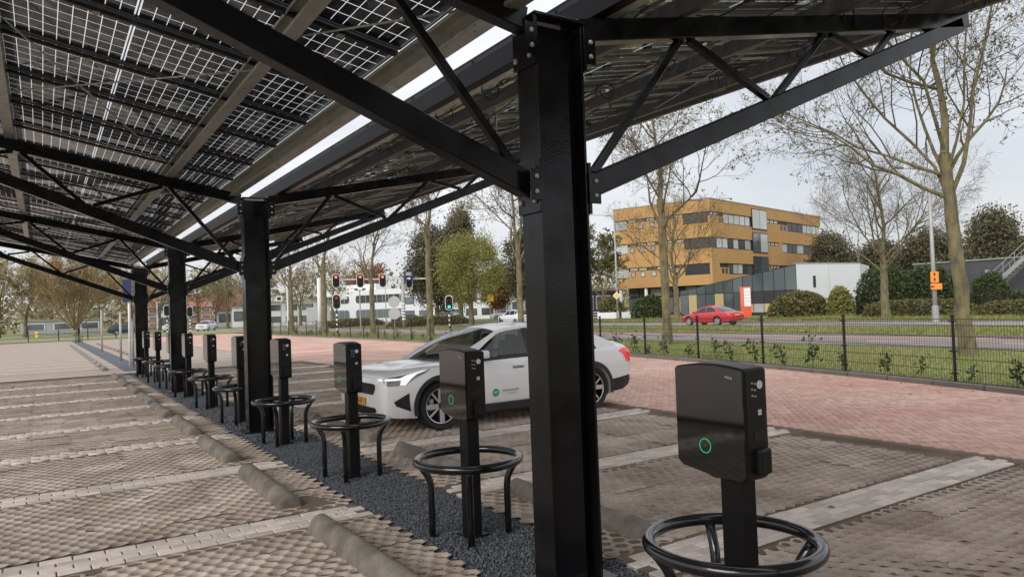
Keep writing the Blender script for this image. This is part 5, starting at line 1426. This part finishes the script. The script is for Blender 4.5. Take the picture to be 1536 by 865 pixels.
bandR(*BANDS[1], [(.02, 1.6, 'D', 1), (1.6, 7.6, 'LLDL', 4), (7.6, 11.2, 'DL', 2), (11.2, 16.0, 'D', 2), (16.0, 20.0, 'S', 3), (20.0, 20.9, 'B'), (20.9, 23.0, 'L', 1), (23.0, 26.5, 'D', 1), (26.5, 29, 'L', 1), (29, 35.7, 'DD', 2)])
bandR(*BANDS[0], [(.02, 2.0, 'B'), (2.0, 4.4, 'T'), (4.4, 11.2, 'WLLW', 5), (11.2, 16.0, 'W', 2), (16.0, 20.0, 'S', 4), (20.0, 35.7, 'DWD', 6)])
# tall windows that break through the bands
for z0, z1, m in ((11.2, 14.0, [M_WINL, M_WINL]), (8.0, 10.75, [M_WIN, M_WINL]), (4.8, 7.5, [M_WIN, M_WIN])):
    o = slab(N0, FXD, 11.4, 16.0, z0, z1, .004, .10, 'tall_window', M_FRAMED)
    for k in range(2): slab(N0, FXD, 11.52 + k * 2.24, 13.64 + k * 2.24, z0 + .12, z1 - .12, .102, .12, 'pane', m[k], o)
# left facade
for bi, (z0, z1) in enumerate(BANDS):
    win(N0, FLD, .36, 3.6, z0 + .02, z1 - .02, [D_, M_DARKP], -1)
    s = 3.6
    brick(N0, FLD, 3.6, 11.6, z0 + .001, z1 - .45, -1)
    for k in range(6): win(N0, FLD, 3.65 + k * 1.32, 3.65 + (k + 1) * 1.32 - .06, z1 - .43, z1 - .02, L_ if (k + bi) % 3 else W_, -1)
    for k, s0 in enumerate((4.3, 6.2, 7.6, 9.2, 10.6)):
        if (k + bi) % 5 != 1: slab(N0, FLD, s0, s0 + .62, z0 + .12, z1 - .6, -.02, .03, 'square_window', M_FRAMED); slab(N0, FLD, s0 + .07, s0 + .55, z0 + .19, z1 - .67, -.035, -.02, 'pane', L_)
    win(N0, FLD, 11.6, 13.5, z0 - .0 + .02, z1 - .02, [L_], -1)
# roof huts
slab(N0, FXD, 4.5, 11.5, 14.0, 15.3, -6, -3, 'roof_hut', M_STEEL); slab(N0, FXD, 16, 22, 14.0, 15.0, -6, -3, 'roof_hut', M_STEEL)
# ground floor glazing, columns
for k in range(22):
    s = 1.7 + k * 1.5
    slab(N0 + FLD * 1.2, FXD, s, s + 1.36, .35, 2.35, .0, .05, 'ground_window', M_WINC if k % 3 != 1 else M_WIN)
    slab(N0 + FLD * 1.2, FXD, s, s + 1.36, 2.6, 3.55, .0, .05, 'ground_window', M_WIN if k % 2 else M_WINL)
for k in range(7):
    s = 1.4 + k * 1.65
    slab(N0 + FXD * 1.6, FLD, s, s + 1.45, .35, 2.3, -.05, .0, 'ground_window', M_WINC if k % 3 else M_WIN)
    slab(N0 + FXD * 1.6, FLD, s, s + 1.45, 2.6, 3.55, -.05, .0, 'ground_window', M_WINL if k % 3 == 1 else M_WIN)
for s in (1.0, 5.2, 9.4, 13.2):
    q = N0 + FLD * s + FXD * .4; bch(MB().tube([(q.x, q.y, -.1), (q.x, q.y, 3.7)], .22, 12).build('pillar', M_WHITE, smooth=True))
# ---- entrance hall: glass wedge and white block
A0 = Vector((59.4, 42.5, 0)); B0 = Vector((68.3, 41.6, 0)); G0 = Vector((60.6, 58.5, 0))
wb = tag(empty('white_block', A0), 'low white rendered block at the end of the glass hall', 'building')
def wch(o, par=None):
    if par is not None: o.parent = par
    else: o.parent = wb; o.matrix_parent_inverse = Matrix.Translation(-A0)
    return o
dW = (B0 - A0).normalized(); bk = Vector((.90, .43, 0)).normalized()
b = MB(); pts = [A0, B0, B0 + bk * 9, A0 + bk * 9 + dW * .5]
b.prism([(p.x, p.y) for p in pts], -.1, 4.86); wch(b.build('wall', M_WHITE))
slab(A0, dW, -.05, 8.95, 4.865, 4.95, -.3, .05, 'roof_edge', M_STEEL, None, wch)
slab(A0, dW, 2.2, 2.55, 2.6, 3.7, .002, .03, 'slit_window', M_DARKP, None, wch)
slab(A0, dW, 4.4, 4.43, .2, 4.7, .002, .006, 'joint', M_STEEL, None, wch)
hall = tag(empty('glass_hall', G0), 'dark glass entrance hall with a roof rising towards the white block', 'building')
def hch(o, par=None):
    if par is not None: o.parent = par
    else: o.parent = hall; o.matrix_parent_inverse = Matrix.Translation(-G0)
    return o
dG = (A0 - G0).normalized(); LG = (A0 - G0).length
n_ = 12
b = MB(); q0, q1 = G0, A0; bk2 = Vector((.97, .2, 0)) * 6
b.add([(q0.x, q0.y, -.1), (q1.x, q1.y, -.1), (q1.x, q1.y, 4.80), (q0.x, q0.y, 2.9), tuple(q0 + bk2 + Vector((0, 0, -.1))), tuple(q1 + bk2 + Vector((0, 0, -.1))), tuple(q1 + bk2 + Vector((0, 0, 4.8))), tuple(q0 + bk2 + Vector((0, 0, 2.9)))],
      [(0, 1, 2, 3), (7, 6, 5, 4), (0, 4, 5, 1), (1, 5, 6, 2), (2, 6, 7, 3), (3, 7, 4, 0)])
hch(b.build('shell', M_FRAMED))
nG = Vector((dG.y, -dG.x, 0))
def gz(s): return 2.9 + 1.9 * s / LG
for k in range(n_):
    s0, s1 = k * LG / n_ + .05, (k + 1) * LG / n_ - .05
    def quad(za, zb, zc, zd, m, nm):
        a = G0 + dG * s0 + nG * .03; c = G0 + dG * s1 + nG * .03
        bb = MB().add([(a.x, a.y, za), (c.x, c.y, zb), (c.x, c.y, zc), (a.x, a.y, zd), (a.x - nG.x * .028, a.y - nG.y * .028, za), (c.x - nG.x * .028, c.y - nG.y * .028, zb), (c.x - nG.x * .028, c.y - nG.y * .028, zc), (a.x - nG.x * .028, a.y - nG.y * .028, zd)], [(0, 1, 2, 3), (7, 6, 5, 4), (0, 4, 5, 1), (1, 5, 6, 2), (2, 6, 7, 3), (3, 7, 4, 0)])
        hch(bb.build(nm, m))
    quad(2.45, 2.45, gz(s1) - .08, gz(s0) - .08, M_WIN, 'upper_pane')
    if k > 6: quad(1.25, 1.25, 2.40, 2.40, M_DARKP, 'dark_panel'); quad(.35, .35, 1.2, 1.2, M_WINC if k % 2 else M_WINL, 'lower_pane')
    else: quad(.25, .25, 2.38, 2.38, M_WINC if k % 3 == 1 else M_WIN, 'lower_pane')
# ---- slate building with outside stair
sl = tag(empty('slate_building', (62.5, 19, 0)), 'windowless dark grey brick building at the right edge', 'building')
def sch(o, par=None): o.parent = par or sl; o.matrix_parent_inverse = Matrix.Translation((-62.5, -19, 0)) if par is None else Matrix(); return o
sch(MB().box((70, 14, 2.0), (15, 38.4, 4.2)).build('wall', M_SLATE)); sch(MB().box((70, 14, 4.14), (15.2, 38.6, .10)).build('roof_edge', M_STEEL))
for yv in (31, 27.5): sch(MB().box((62.46, yv, 3.2), (.06, .3, .25)).build('wall_lamp', M_STEEL))
stair = tag(empty('outside_stair', (60.0, 27.6, 0)), 'grey steel outside stair climbing right beside the slate wall', 'stair')
def stc(o, par=None): o.parent = stair; o.matrix_parent_inverse = Matrix.Translation((-60, -27.6, 0)); return o
p0, p1 = Vector((60.2, 27.8, .5)), Vector((60.6, 22.4, 5.6))
for dx in (0, 1.1):
    off = Vector((dx, 0, 0)); stc(MB().beam(p0 + off, p1 + off, .08, .30).build('stringer', M_STEEL))
    stc(MB().tube([p0 + off + Vector((0, 0, 1.05)), p1 + off + Vector((0, 0, 1.05))], .035, 6).build('handrail', M_STEEL)); stc(MB().tube([p0 + off + Vector((0, 0, .6)), p1 + off + Vector((0, 0, .6))], .025, 6).build('mid_rail', M_STEEL))
    for k in range(8): q = p0.lerp(p1, k / 7) + off; stc(MB().tube([q, q + Vector((0, 0, 1.05))], .025, 6).build('baluster', M_STEEL))
for k in range(22): q = p0.lerp(p1, (k + .5) / 22) + Vector((.55, 0, .1)); stc(MB().box(q, (1.05, .26, .03)).build('step', M_STEEL))
for q in (p0, p1): stc(MB().tube([(q.x + .1, q.y, -.05), (q.x + .1, q.y, q.z)], .06, 8).build('support', M_STEEL))
# ---- white office with rounded window bands
wo = tag(empty('white_office', (48.3, 147.4, 0)), 'two-storey white office with rounded dark window bands beyond the crossing', 'building')
O0 = Vector((48.0, 145.5, 0)); dO = Vector((61.5 - 48.0, 126.5 - 145.5, 0)).normalized(); nO = Vector((dO.y, -dO.x, 0)); LO = 23.3
def och(o, par=None):
    if par is not None: o.parent = par
    else: o.parent = wo; o.matrix_parent_inverse = Matrix.Translation((-48.3, -147.4, 0))
    return o
b = MB(); pts = [O0, O0 + dO * LO, O0 + dO * LO - nO * 12, O0 - nO * 12]; b.prism([(p.x, p.y) for p in pts], -.1, 6.3); och(b.build('wall', M_WHITE))
b = MB(); pts = [O0 + dO * 3 - nO * 3, O0 + dO * 11 - nO * 3, O0 + dO * 11 - nO * 9, O0 + dO * 3 - nO * 9]; b.prism([(p.x, p.y) for p in pts], 6.3, 7.6); och(b.build('roof_hut', M_WHITE))
def round_band(s0, s1, z0, z1, rl, rr_):
    r_ = .5; pts = []
    for (cx, cz, a0, rd) in ((s1 - r_, z0 + r_, -90, rr_), (s1 - r_, z1 - r_, 0, rr_), (s0 + r_, z1 - r_, 90, rl), (s0 + r_, z0 + r_, 180, rl)):
        if rd:
            for t in range(5): a = R(a0 + 22.5 * t); pts.append((cx + r_ * math.cos(a), cz + r_ * math.sin(a)))
        else: pts.append((cx + r_ * (1 if a0 in (-90, 0) else -1), cz + r_ * (1 if a0 in (0, 90) else -1)))
    bb = MB(); v = []
    for o_ in (.01, .08):
        for s, z in pts: q = O0 + dO * s + nO * o_; v.append((q.x, q.y, z))
    n = len(pts); bb.add(v, [tuple(range(n - 1, -1, -1)), tuple(range(n, 2 * n))] + [(i, (i + 1) % n, n + (i + 1) % n, n + i) for i in range(n)])
    w0 = och(bb.build('window_band', M_WIN))
    k = s0 + 1.0
    while k < s1 - .6: slab(O0, dO, k, k + .12, z0 + .05, z1 - .05, .082, .14, 'mullion', M_STEEL, w0, och); k += 1.3
for z0, z1 in ((3.75, 5.25), (.7, 2.4)):
    round_band(.6, 6.6, z0, z1, False, True); round_band(8.2, LO - .3, z0, z1, True, False)
slab(O0, dO, 3.4, 6.3, 4.6, 5.25, .15, .22, 'sun_screen', M_WINL, None, och)
# ---- further low buildings
def simple_building(name, x, y, w_, d, h, m, label, rz=0.0, floors=2, cols=5, roof=None, winm=None, gable=0):
    r0 = empty(name, (x, y, 0), rz); MB().box((0, 0, h / 2 - .05), (w_, d, h)).build('wall', m, r0)
    if gable: MB().prism([(-d / 2 - .3, h), (0, h + gable), (d / 2 + .3, h)], -w_ / 2 - .2, w_ / 2 + .2, 'X').build('roof', roof, r0)
    else: MB().box((0, 0, h + .0), (w_ + .3, d + .3, .25)).build('roof', roof or M_STEEL, r0)
    fh = h / floors
    for fl in range(floors):
        for c in range(cols):
            cw = w_ / cols; xx = -w_ / 2 + (c + .5) * cw
            f_ = MB().box((xx, -d / 2 - .03, fl * fh + fh * .55), (cw * .7, .08, fh * .5)).build('window', M_WHITE if m is not M_WHITE else M_FRAMED, r0)
            MB().box((xx, -d / 2 - .075, fl * fh + fh * .55), (cw * .62, .03, fh * .42)).build('pane', winm or M_WIN, f_)
        for c in range(max(2, int(d / 3))):
            cw = d / max(2, int(d / 3)); yy = -d / 2 + (c + .5) * cw
            f_ = MB().box((-w_ / 2 - .03, yy, fl * fh + fh * .55), (.08, cw * .6, fh * .5)).build('window', M_WHITE if m is not M_WHITE else M_FRAMED, r0)
            MB().box((-w_ / 2 - .075, yy, fl * fh + fh * .55), (.03, cw * .52, fh * .42)).build('pane', winm or M_WIN, f_)
    tag(r0, label, 'building'); return r0
M_RBRICK = mat('red_brick_wall', (.32, .18, .13), .85, var=.5, vscale=.6)
M_TILE = mat('roof_tile_red', (.33, .15, .10), .85, var=.5, vscale=.4)
M_PALE = mat('pale_grey_wall', (.42, .43, .45), .8, var=.3, vscale=.4)
simple_building('white_annex', 60.5, 113, 16, 9, 4.6, M_WHITE, 'white two-storey annex behind the dark evergreen trees', R(-36), 2, 6)
simple_building('grey_pavilion', 75.5, 104, 20, 8, 3.6, M_PALE, 'low pale grey building left of the near column behind the parked cars', R(-36), 1, 7)
simple_building('white_pavilion', 40.0, 134, 9, 7, 4.2, M_WHITE, 'small white flat-roofed building left of the white office', R(-40), 2, 3)
simple_building('white_pavilion', 35.0, 142, 8, 7, 3.6, M_WHITE, 'small white building partly hidden behind the farthest street trees', R(-40), 1, 3)
simple_building('brick_house', 25.5, 182, 16, 12, 4.4, M_RBRICK, 'tall red brick building behind the farthest columns', R(-10), 3, 6, M_TILE, None, 3.0)
simple_building('brick_house', 36, 158, 9, 8, 4.2, M_RBRICK, 'small brick house with a tiled roof beyond the crossing', R(-20), 1, 3, M_TILE, None, 2.6)
simple_building('white_house', 32, 152, 6, 6, 3.2, M_WHITE, 'little white gabled house left of the second column', R(-12), 1, 2, M_TILE, None, 2.8)
simple_building('white_house', 20.5, 150, 5, 5, 5.5, M_WHITE, 'narrow white house between the two farthest columns', R(-8), 2, 2, M_TILE, None, 1.6)
simple_building('grey_shed', 3.0, 150, 12, 6, 2.4, M_PALE, 'low pale shed behind the fan-shaped tree', 0, 1, 3)
simple_building('brick_canopy', 60.5, 76.5, 9, 7, 3.6, M_DARKP, 'dark flat-roofed annex left of the ochre building', R(20), 1, 4)

# ================================================================ street furniture
M_POLE = M_STEEL
def lamp(x, y, h, arm, label, dirn=(-1, 0), r_=.09):
    r0 = empty('street_lamp', (x, y, 0)); d = Vector((dirn[0], dirn[1], 0)).normalized()
    MB().tube([(0, 0, -.05), (0, 0, h * .4), (0, 0, h)], [r_, r_ * .85, r_ * .55], 10).build('pole', M_POLE, r0, smooth=True)
    MB().lathe([(r_ * 1.5, 0), (r_ * 1.4, .9), (r_, .95)], 10).build('pole_base', M_POLE, r0)
    e = d * arm + Vector((0, 0, h + .18)); MB().tube([(0, 0, h - .03), tuple(d * arm * .5 + Vector((0, 0, h + .14))), tuple(e)], .035, 7).build('arm', M_POLE, r0, smooth=True)
    MB().beam(e - d * .1 + Vector((0, 0, .0)), e + d * .5 + Vector((0, 0, .05)), .20, .09).build('lamp_head', M_GALVD, r0, bevel=.03, segs=2)
    tag(r0, label, 'lamp', 'street lamps'); return r0
LD = (-.839, .544)
lp = lamp(42.3, 21.4, 8.6, 1.5, 'tall grey lamp post with orange arrow signs, left of the near tree', LD, .13)
lamp(49.9, 57, 10.8, 2.6, 'lamp post with a yellow diamond sign, right of the near column', LD, .12)
lamp(44.5, 78.4, 8.8, 2.6, 'white lamp post in front of the yellow-green tree', LD, .11)
lamp(29.5, 103, 10.5, 1.5, 'thin lamp post above the left end of the signal gantry', LD)
lamp(47.0, 95.0, 11.5, 2.0, 'thin tall lamp post right of the three red signals', LD)
lamp(46, 108, 6.8, 2.0, 'lamp post with a short arm over the white office', (.839, -.544))
lamp(19.5, 126, 7, 1.0, 'thin lamp post left of the third column', LD)
M_OSIGN = mat('temporary_sign_orange', (0.85, 0.27, 0.03), 0.5)
M_SYEL = mat('sign_yellow', (0.85, 0.55, 0.03), 0.5)
M_SBLUE = mat('sign_blue', (0.012, 0.028, 0.10), 0.5)
M_SWHITE = mat('sign_white', (0.8, 0.8, 0.8), 0.5)
M_SBACK = mat('sign_back_grey', (0.46, 0.47, 0.47), 0.55, 0.3)
M_SGREY = M_STEEL
FACE = Vector((-.839, .544, 0))     # image-left
def face_frame(o_, tilt=0.0):       # a panel turned towards the parking lot
    n = Vector((-o_[0], -o_[1], 0)).normalized(); x = Vector((0, 0, 1)).cross(n); return Matrix(((x.x, 0, n.x, o_[0]), (x.y, 0, n.y, o_[1]), (0, 1, 0, o_[2]), (0, 0, 0, 1)))
def panel(name, o_, w_, h, m, r0, th=.03, rnd=.06, dy=0.0):
    b = MB(); pts = []
    for cx, cy, a0 in ((w_ / 2 - rnd, -h / 2 + rnd, -90), (w_ / 2 - rnd, h / 2 - rnd, 0), (-w_ / 2 + rnd, h / 2 - rnd, 90), (-w_ / 2 + rnd, -h / 2 + rnd, 180)):
        for t in range(4): a = R(a0 + 30 * t); pts.append((cx + rnd * math.cos(a), cy + rnd * math.sin(a)))
    b.prism(pts, dy, dy + th); me = b.mesh(name, m); me.transform(face_frame(o_)); return link(name, me, r0)
# orange arrow signs on the lamp
sg = empty('arrow_sign'); tag(sg, 'upright orange sign with two black arrows on the grey lamp post', 'sign')
pa = panel('panel', (42.1, 21.25, 2.55), .40, .62, M_OSIGN, sg)
def arrow(o_, s, ang, m, par, dz=.034):
    b = MB().prism([(-.05 * s, -.2 * s), (.05 * s, -.2 * s), (.05 * s, .02 * s), (.15 * s, .02 * s), (0, .22 * s), (-.15 * s, .02 * s), (-.05 * s, .02 * s)], dz, dz + .004)
    me = b.mesh('arrow', m); me.transform(Matrix.Rotation(ang, 4, 'Z')); me.transform(face_frame(o_)); return link('arrow', me, par)
arrow((42.1, 21.25, 2.70), .5, 0, M_INK, pa); arrow((42.1, 21.25, 2.40), .5, 0, M_INK, pa)
sg2 = empty('arrow_sign'); tag(sg2, 'wide orange sign with sideways arrows below the upright one', 'sign')
pb = panel('panel', (42.15, 21.2, 2.02), .56, .34, M_OSIGN, sg2); arrow((42.25, 21.05, 2.02), .45, -PI / 2, M_INK, pb); arrow((42.05, 21.35, 2.02), .45, PI / 2, M_INK, pb)
sg3 = empty('priority_sign'); tag(sg3, 'yellow and white diamond priority sign on the lamp right of the near column', 'sign')
for sz, m, dy in ((.40, M_SWHITE, 0), (.28, M_SYEL, .032)):
    b = MB().prism([(0, -sz), (sz, 0), (0, sz), (-sz, 0)], dy, dy + .03); me = b.mesh('diamond', m); me.transform(face_frame((49.7, 56.85, 2.55))); link('diamond', me, sg3)
# totem
tt = empty('totem_sign', (50.5, 41.2, 0), R(-51)); tag(tt, 'red and white upright totem sign in front of the glass hall', 'sign')
rzT = 0
M_TOT = mat('totem_red', (0.72, 0.09, 0.03), 0.5)
MB().box((0, 0, .55), (.86, .25, 1.2), rzT).build('base', M_TOT, tt); MB().box((0, 0, 1.95), (.86, .245, 1.6), rzT).build('red_panel', mat('totem_coral', (.72, .16, .11), .5), tt)
MB().box((.14, -.13, 1.86), (.52, .06, 1.55), rzT).build('white_panel', M_SWHITE, tt)
for k in range(4): MB().box((.145, -.166, 2.35 - .28 * k), (.34, .008, .03), rzT).build('print_line', M_SGREY, tt)
# low white wall and rail
for i, (x, y, l) in enumerate(((50.8, 59.6, 'left'), (52.2, 57.3, 'right'))):
    r0 = empty('low_wall', (x, y, 0), R(-58)); MB().box((0, 0, .45), (2.3, .3, .75)).build('wall', M_WHITE, r0); MB().box((0, 0, .05), (2.0, .2, .12)).build('plinth', M_DARKP, r0); tag(r0, f'low white wall beside the lamp with the yellow diamond, {l} piece', 'wall')
rl = empty('timber_rail', (49.3, 62.2, 0), R(-58)); tag(rl, 'pale timber rail fence left of the low white wall', 'fence')
for k in range(4): MB().box((-2 + k * 1.3, 0, .45), (.12, .12, 1.0)).build('rail_post', M_PALE, rl)
for z in (.35, .62, .9): MB().box((-.05, -.08, z), (4.2, .05, .10)).build('rail_board', M_PALE, rl)
# traffic signals
M_SIGB = mat('signal_black', (0.008, 0.008, 0.008), 0.6)
M_REDL = mat('signal_red_lit', (0.6, 0.02, 0.02), 0.4, emit=(1.0, 0.10, 0.06), estr=2.2)
M_REDD = mat('signal_red_dim', (0.30, 0.03, 0.03), 0.4, emit=(1, .06, .05), estr=0.25)
M_GRNL = mat('signal_green_lit', (0.0, 0.4, 0.25), 0.4, emit=(0.05, 1.0, 0.55), estr=1.2)
M_OFF = mat('signal_off', (0.015, 0.016, 0.015), 0.3)
def signal(r0, o_, lit, h=1.25, w_=.62):
    bd = panel('white_border', (o_[0], o_[1], o_[2]), w_ + .10, h + .10, M_SWHITE, r0, .02, .30); panel('backboard', o_, w_, h, M_SIGB, r0, .05, .28, .0)
    F = face_frame(o_)
    for k in range(3):
        m = {'r': M_REDL, 'd': M_REDD, 'g': M_GRNL}.get(lit if (lit in 'rd' and k == 0) or (lit == 'g' and k == 2) else '', M_OFF)
        b = MB().lathe([(.0, .075), (.11, .07), (.125, .052)], 14, 'Z', (0, .36 - .36 * k, 0)); me = b.mesh('lens', m); me.transform(F); link('lens', me, r0)
        b = MB().lathe([(.14, .05), (.14, .24), (.155, .24), (.155, .05)], 12, 'Z', (0, .36 - .36 * k, 0), R(10), R(170)); me = b.mesh('hood', M_SIGB); me.transform(F); link('hood', me, r0)
gan = empty('signal_gantry', (21.7, 66.5, 0)); tag(gan, 'grey gantry with a long arm carrying three red signals over the road', 'gantry')
def gch(o): o.parent = gan; o.matrix_parent_inverse = Matrix.Translation((-21.7, -66.5, 0)); return o
gch(MB().tube([(21.7, 66.5, -.05), (21.7, 66.5, 5.1)], .17, 12).build('mast', M_WHITE, smooth=True)); gch(MB().tube([(30.2, 66.5, -.05), (30.2, 66.5, 5.1)], .17, 12).build('mast', M_STEEL, smooth=True))
gch(MB().beam((21.6, 66.5, 4.95), (33.2, 66.5, 4.98), .12, .12).build('arm', M_WHITE))
for k in range(6): gch(MB().tube([(30.2, 66.5, .9 + .3 * k), (30.2, 66.5, 1.05 + .3 * k)], .18, 12).build('white_stripe', M_SWHITE))
for i, (x, l) in enumerate(((23.3, 'left'), (25.7, 'middle'), (28.0, 'right'))):
    s_ = empty('traffic_signal'); signal(s_, (x, 66.32, 4.82), 'r'); tag(s_, f'red traffic signal on the gantry arm, {l} of the three', 'traffic signal', 'traffic signals at the crossing')
s_ = empty('traffic_signal'); signal(s_, (31.0, 66.7, 4.6), '', 1.1, .55); tag(s_, 'unlit signal half hidden behind the blue sign on the gantry', 'traffic signal', 'traffic signals at the crossing')
bs = empty('direction_sign'); panel('panel', (30.75, 66.25, 5.25), .88, 1.0, M_SBLUE, bs, .04, .05); tag(bs, 'dark blue direction sign with a white arrow on the gantry', 'sign')
F = (30.75, 66.25, 5.25)
for k, (w_, z) in enumerate(((.56, .30), (.50, .20), (.60, .08))):
    b = MB(); x = -w_ / 2
    while x < w_ / 2 - .03: q = rng.choice((.035, .05)); b.box((x + q / 2, z, .045), (q * .75, .055, .004)); x += q
    me = b.mesh('lettering', M_SWHITE); me.transform(face_frame(F)); o = link('lettering', me, bs); o['kind'] = 'stuff'
arrow((F[0], F[1], F[2] - .26), .9, -PI / 2, M_SWHITE, bs, .045)
def striped_signal(x, y, z, lit, label):
    r0 = empty('traffic_signal', (0, 0, 0)); MB().tube([(x, y, -.05), (x, y, z)], .07, 8).build('pole', M_SIGB, r0, smooth=True)
    for k in range(int((z - .7) / .42)): MB().tube([(x, y, .25 + .42 * k), (x, y, .46 + .42 * k)], .075, 8).build('white_stripe', M_SWHITE, r0)
    signal(r0, (x - .04, y - .12, z + .25), lit); tag(r0, label, 'traffic signal', 'traffic signals at the crossing'); return r0
striped_signal(22.05, 62.8, 2.55, 'd', 'dim red traffic signal on a striped pole below the gantry')
striped_signal(31.0, 58.4, 2.1, 'g', 'green traffic signal on a striped pole beside the evergreen')
striped_signal(12.5, 95, 2.6, '', 'dark traffic signal on a striped pole left of the third column')
striped_signal(15.2, 96, 2.4, '', 'striped signal pole right behind the third column')
# sign backs, camera pole, cabinet
r0 = empty('round_signs', (19.5, 44.4, 0)); tag(r0, 'pole with two round sign backs above the fence', 'sign'); MB().tube([(0, 0, -.05), (0, 0, 2.8)], .035, 8).build('pole', M_STEEL, r0)
for z in (2.36, 1.58): MB().lathe([(0, -.02), (.38, -.02), (.38, .02), (0, .02)], 28, 'Y', (0, -.06, z)).build('round_plate', M_SBACK, r0, rot=(0, 0, R(-24)))
r0 = empty('camera_pole', (20.0, 51.8, 0)); tag(r0, 'thin grey pole with two small floodlights below the middle signal', 'pole'); MB().tube([(0, 0, -.05), (0, 0, 3.45)], .05, 8).build('pole', M_STEEL, r0); MB().box((0, 0, 3.42), (.7, .06, .06)).build('crossbar', M_STEEL, r0)
for s in (-1, 1): MB().box((s * .32, -.05, 3.5), (.24, .2, .12)).build('floodlight', M_GALVD, r0, bevel=.02)
r0 = empty('sign_board', (22.0, 69.5, 0), R(-18)); tag(r0, 'pale square sign back beside the gantry mast', 'sign'); MB().box((0, 0, 1.75), (1.15, .05, 1.35)).build('board', M_SBACK, r0, bevel=.02); MB().tube([(0, .06, -.05), (0, .06, 2.3)], .05, 8).build('pole', M_STEEL, r0)
r0 = empty('yellow_sign', (43.0, 71.0, 0)); tag(r0, 'small yellow square sign beside the white lamp post', 'sign'); MB().tube([(0, 0, -.05), (0, 0, 3.2)], .05, 8).build('pole', M_STEEL, r0); MB().box((0, -.06, 2.9), (.75, .04, .75), R(-31)).build('panel', M_SYEL, r0)
# blue parking signs on poles by the last column
for i, (x, y, l) in enumerate(((2.74, 30.6, 'left'), (3.0, 29.5, 'right'))):
    r0 = empty('parking_sign', (x, y, 0)); MB().tube([(0, 0, -.02), (0, 0, 3.3)], .045, 10).build('pole', M_SWHITE, r0, smooth=True); MB().box((-.06, -.06, 2.85), (.30, .03, .85), R(-20)).build('panel', M_SBLUE, r0)
    tag(r0, f'white pole with a blue sign panel left of the farthest column, {l} of two', 'sign')
hy = empty('hydrant', (-.6, 117, 0)); tag(hy, 'small yellow hydrant marker on the grass at the far left', 'hydrant'); MB().tube([(0, 0, -.02), (0, 0, .55)], .2, 10).build('barrel', M_SYEL, hy); MB().lathe([(.24, .55), (.24, .65), (.12, .78), (0, .8)], 10).build('bonnet', M_SYEL, hy)
g2_ = tag(empty('post_fence', (0, 88, 0)), 'low dark post and rail fence beyond the far end of the lot', 'fence')
for k in range(9): MB().box((-9 + 2.6 * k, .2, .55), (.09, .09, 1.15)).build('post', M_FENCE, g2_)
for z in (.35, .75): MB().box((1.4, .28, z), (21, .04, .05)).build('rail', M_FENCE, g2_)
# white overhead frame beyond the crossing
gf_ = tag(empty('far_gantry', (30, 112, 0)), 'white gantry with two round sign backs beyond the crossing', 'gantry')
MB().tube([(1.6, 0, -.05), (1.6, 0, 6.9)], .14, 10).build('mast', M_WHITE, gf_); MB().tube([(-2.4, 0, -.05), (-2.4, 0, 5.6)], .12, 10).build('mast', M_WHITE, gf_); MB().beam((-4.8, 0, 5.9), (2.8, 0, 5.95), .14, .14).build('arm', M_WHITE, gf_)
for x in (-2.3, .7): MB().lathe([(0, -.03), (.48, -.03), (.48, .03), (0, .03)], 22, 'Y', (x, -.1, 5.85)).build('round_plate', M_SWHITE, gf_)
r0 = empty('street_sign', (29.5, 109, 0)); tag(r0, 'white square sign with a dark picture beyond the crossing', 'sign'); MB().box((0, 0, 4.3), (.95, .05, .75)).build('panel', M_SWHITE, r0); MB().box((0, -.03, 4.3), (.55, .02, .45)).build('picture', M_SBLUE, r0); MB().tube([(.3, .06, -.05), (.3, .06, 4.6)], .06, 8).build('pole', M_STEEL, r0)

# ---- moving and parked cars in the distance
small_car('h', (.72, .74, .78), (38.75, 61.3, .004), R(-90), 'white hatchback driving on the far road left of the near column')
small_car('e', (.012, .03, .028), (12.0, 113.0, .004), PI, 'dark green estate car on the cross street behind the far post')
small_car('s', (.03, .032, .035), (42.5, 98.0, .004), R(-20), 'dark saloon passing in front of the white office')
small_car('h', (.70, .71, .73), (19.0, 111.0, .004), R(60), 'silver white car right of the third column, facing the lot')
small_car('h', (.66, .67, .69), (15.6, 118.0, .004), R(60), 'pale car with lit headlamps left of the third column')
park = [('s', (.02, .02, .022), 'dark saloon parked first in the row by the conifer'), ('s', (.03, .03, .033), 'black saloon parked behind the green signal'), ('e', (.70, .71, .72), 'long white car parked right of the green signal'), ('h', (.28, .29, .31), 'grey hatchback parked beside the russet tree'), ('h', (.68, .70, .72), 'white hatchback parked under the yellow sign'), ('e', (.33, .36, .40), 'silver blue estate parked last in the row near the column')]
for i, (k, c, l) in enumerate(park): small_car(k, c, (49.0 + 3.5 * i, 97.5 - 2.6 * i, .034), R(-36) + (PI if i % 2 else 0) if i != 4 else R(-30), l, 'cars parked by the white buildings')
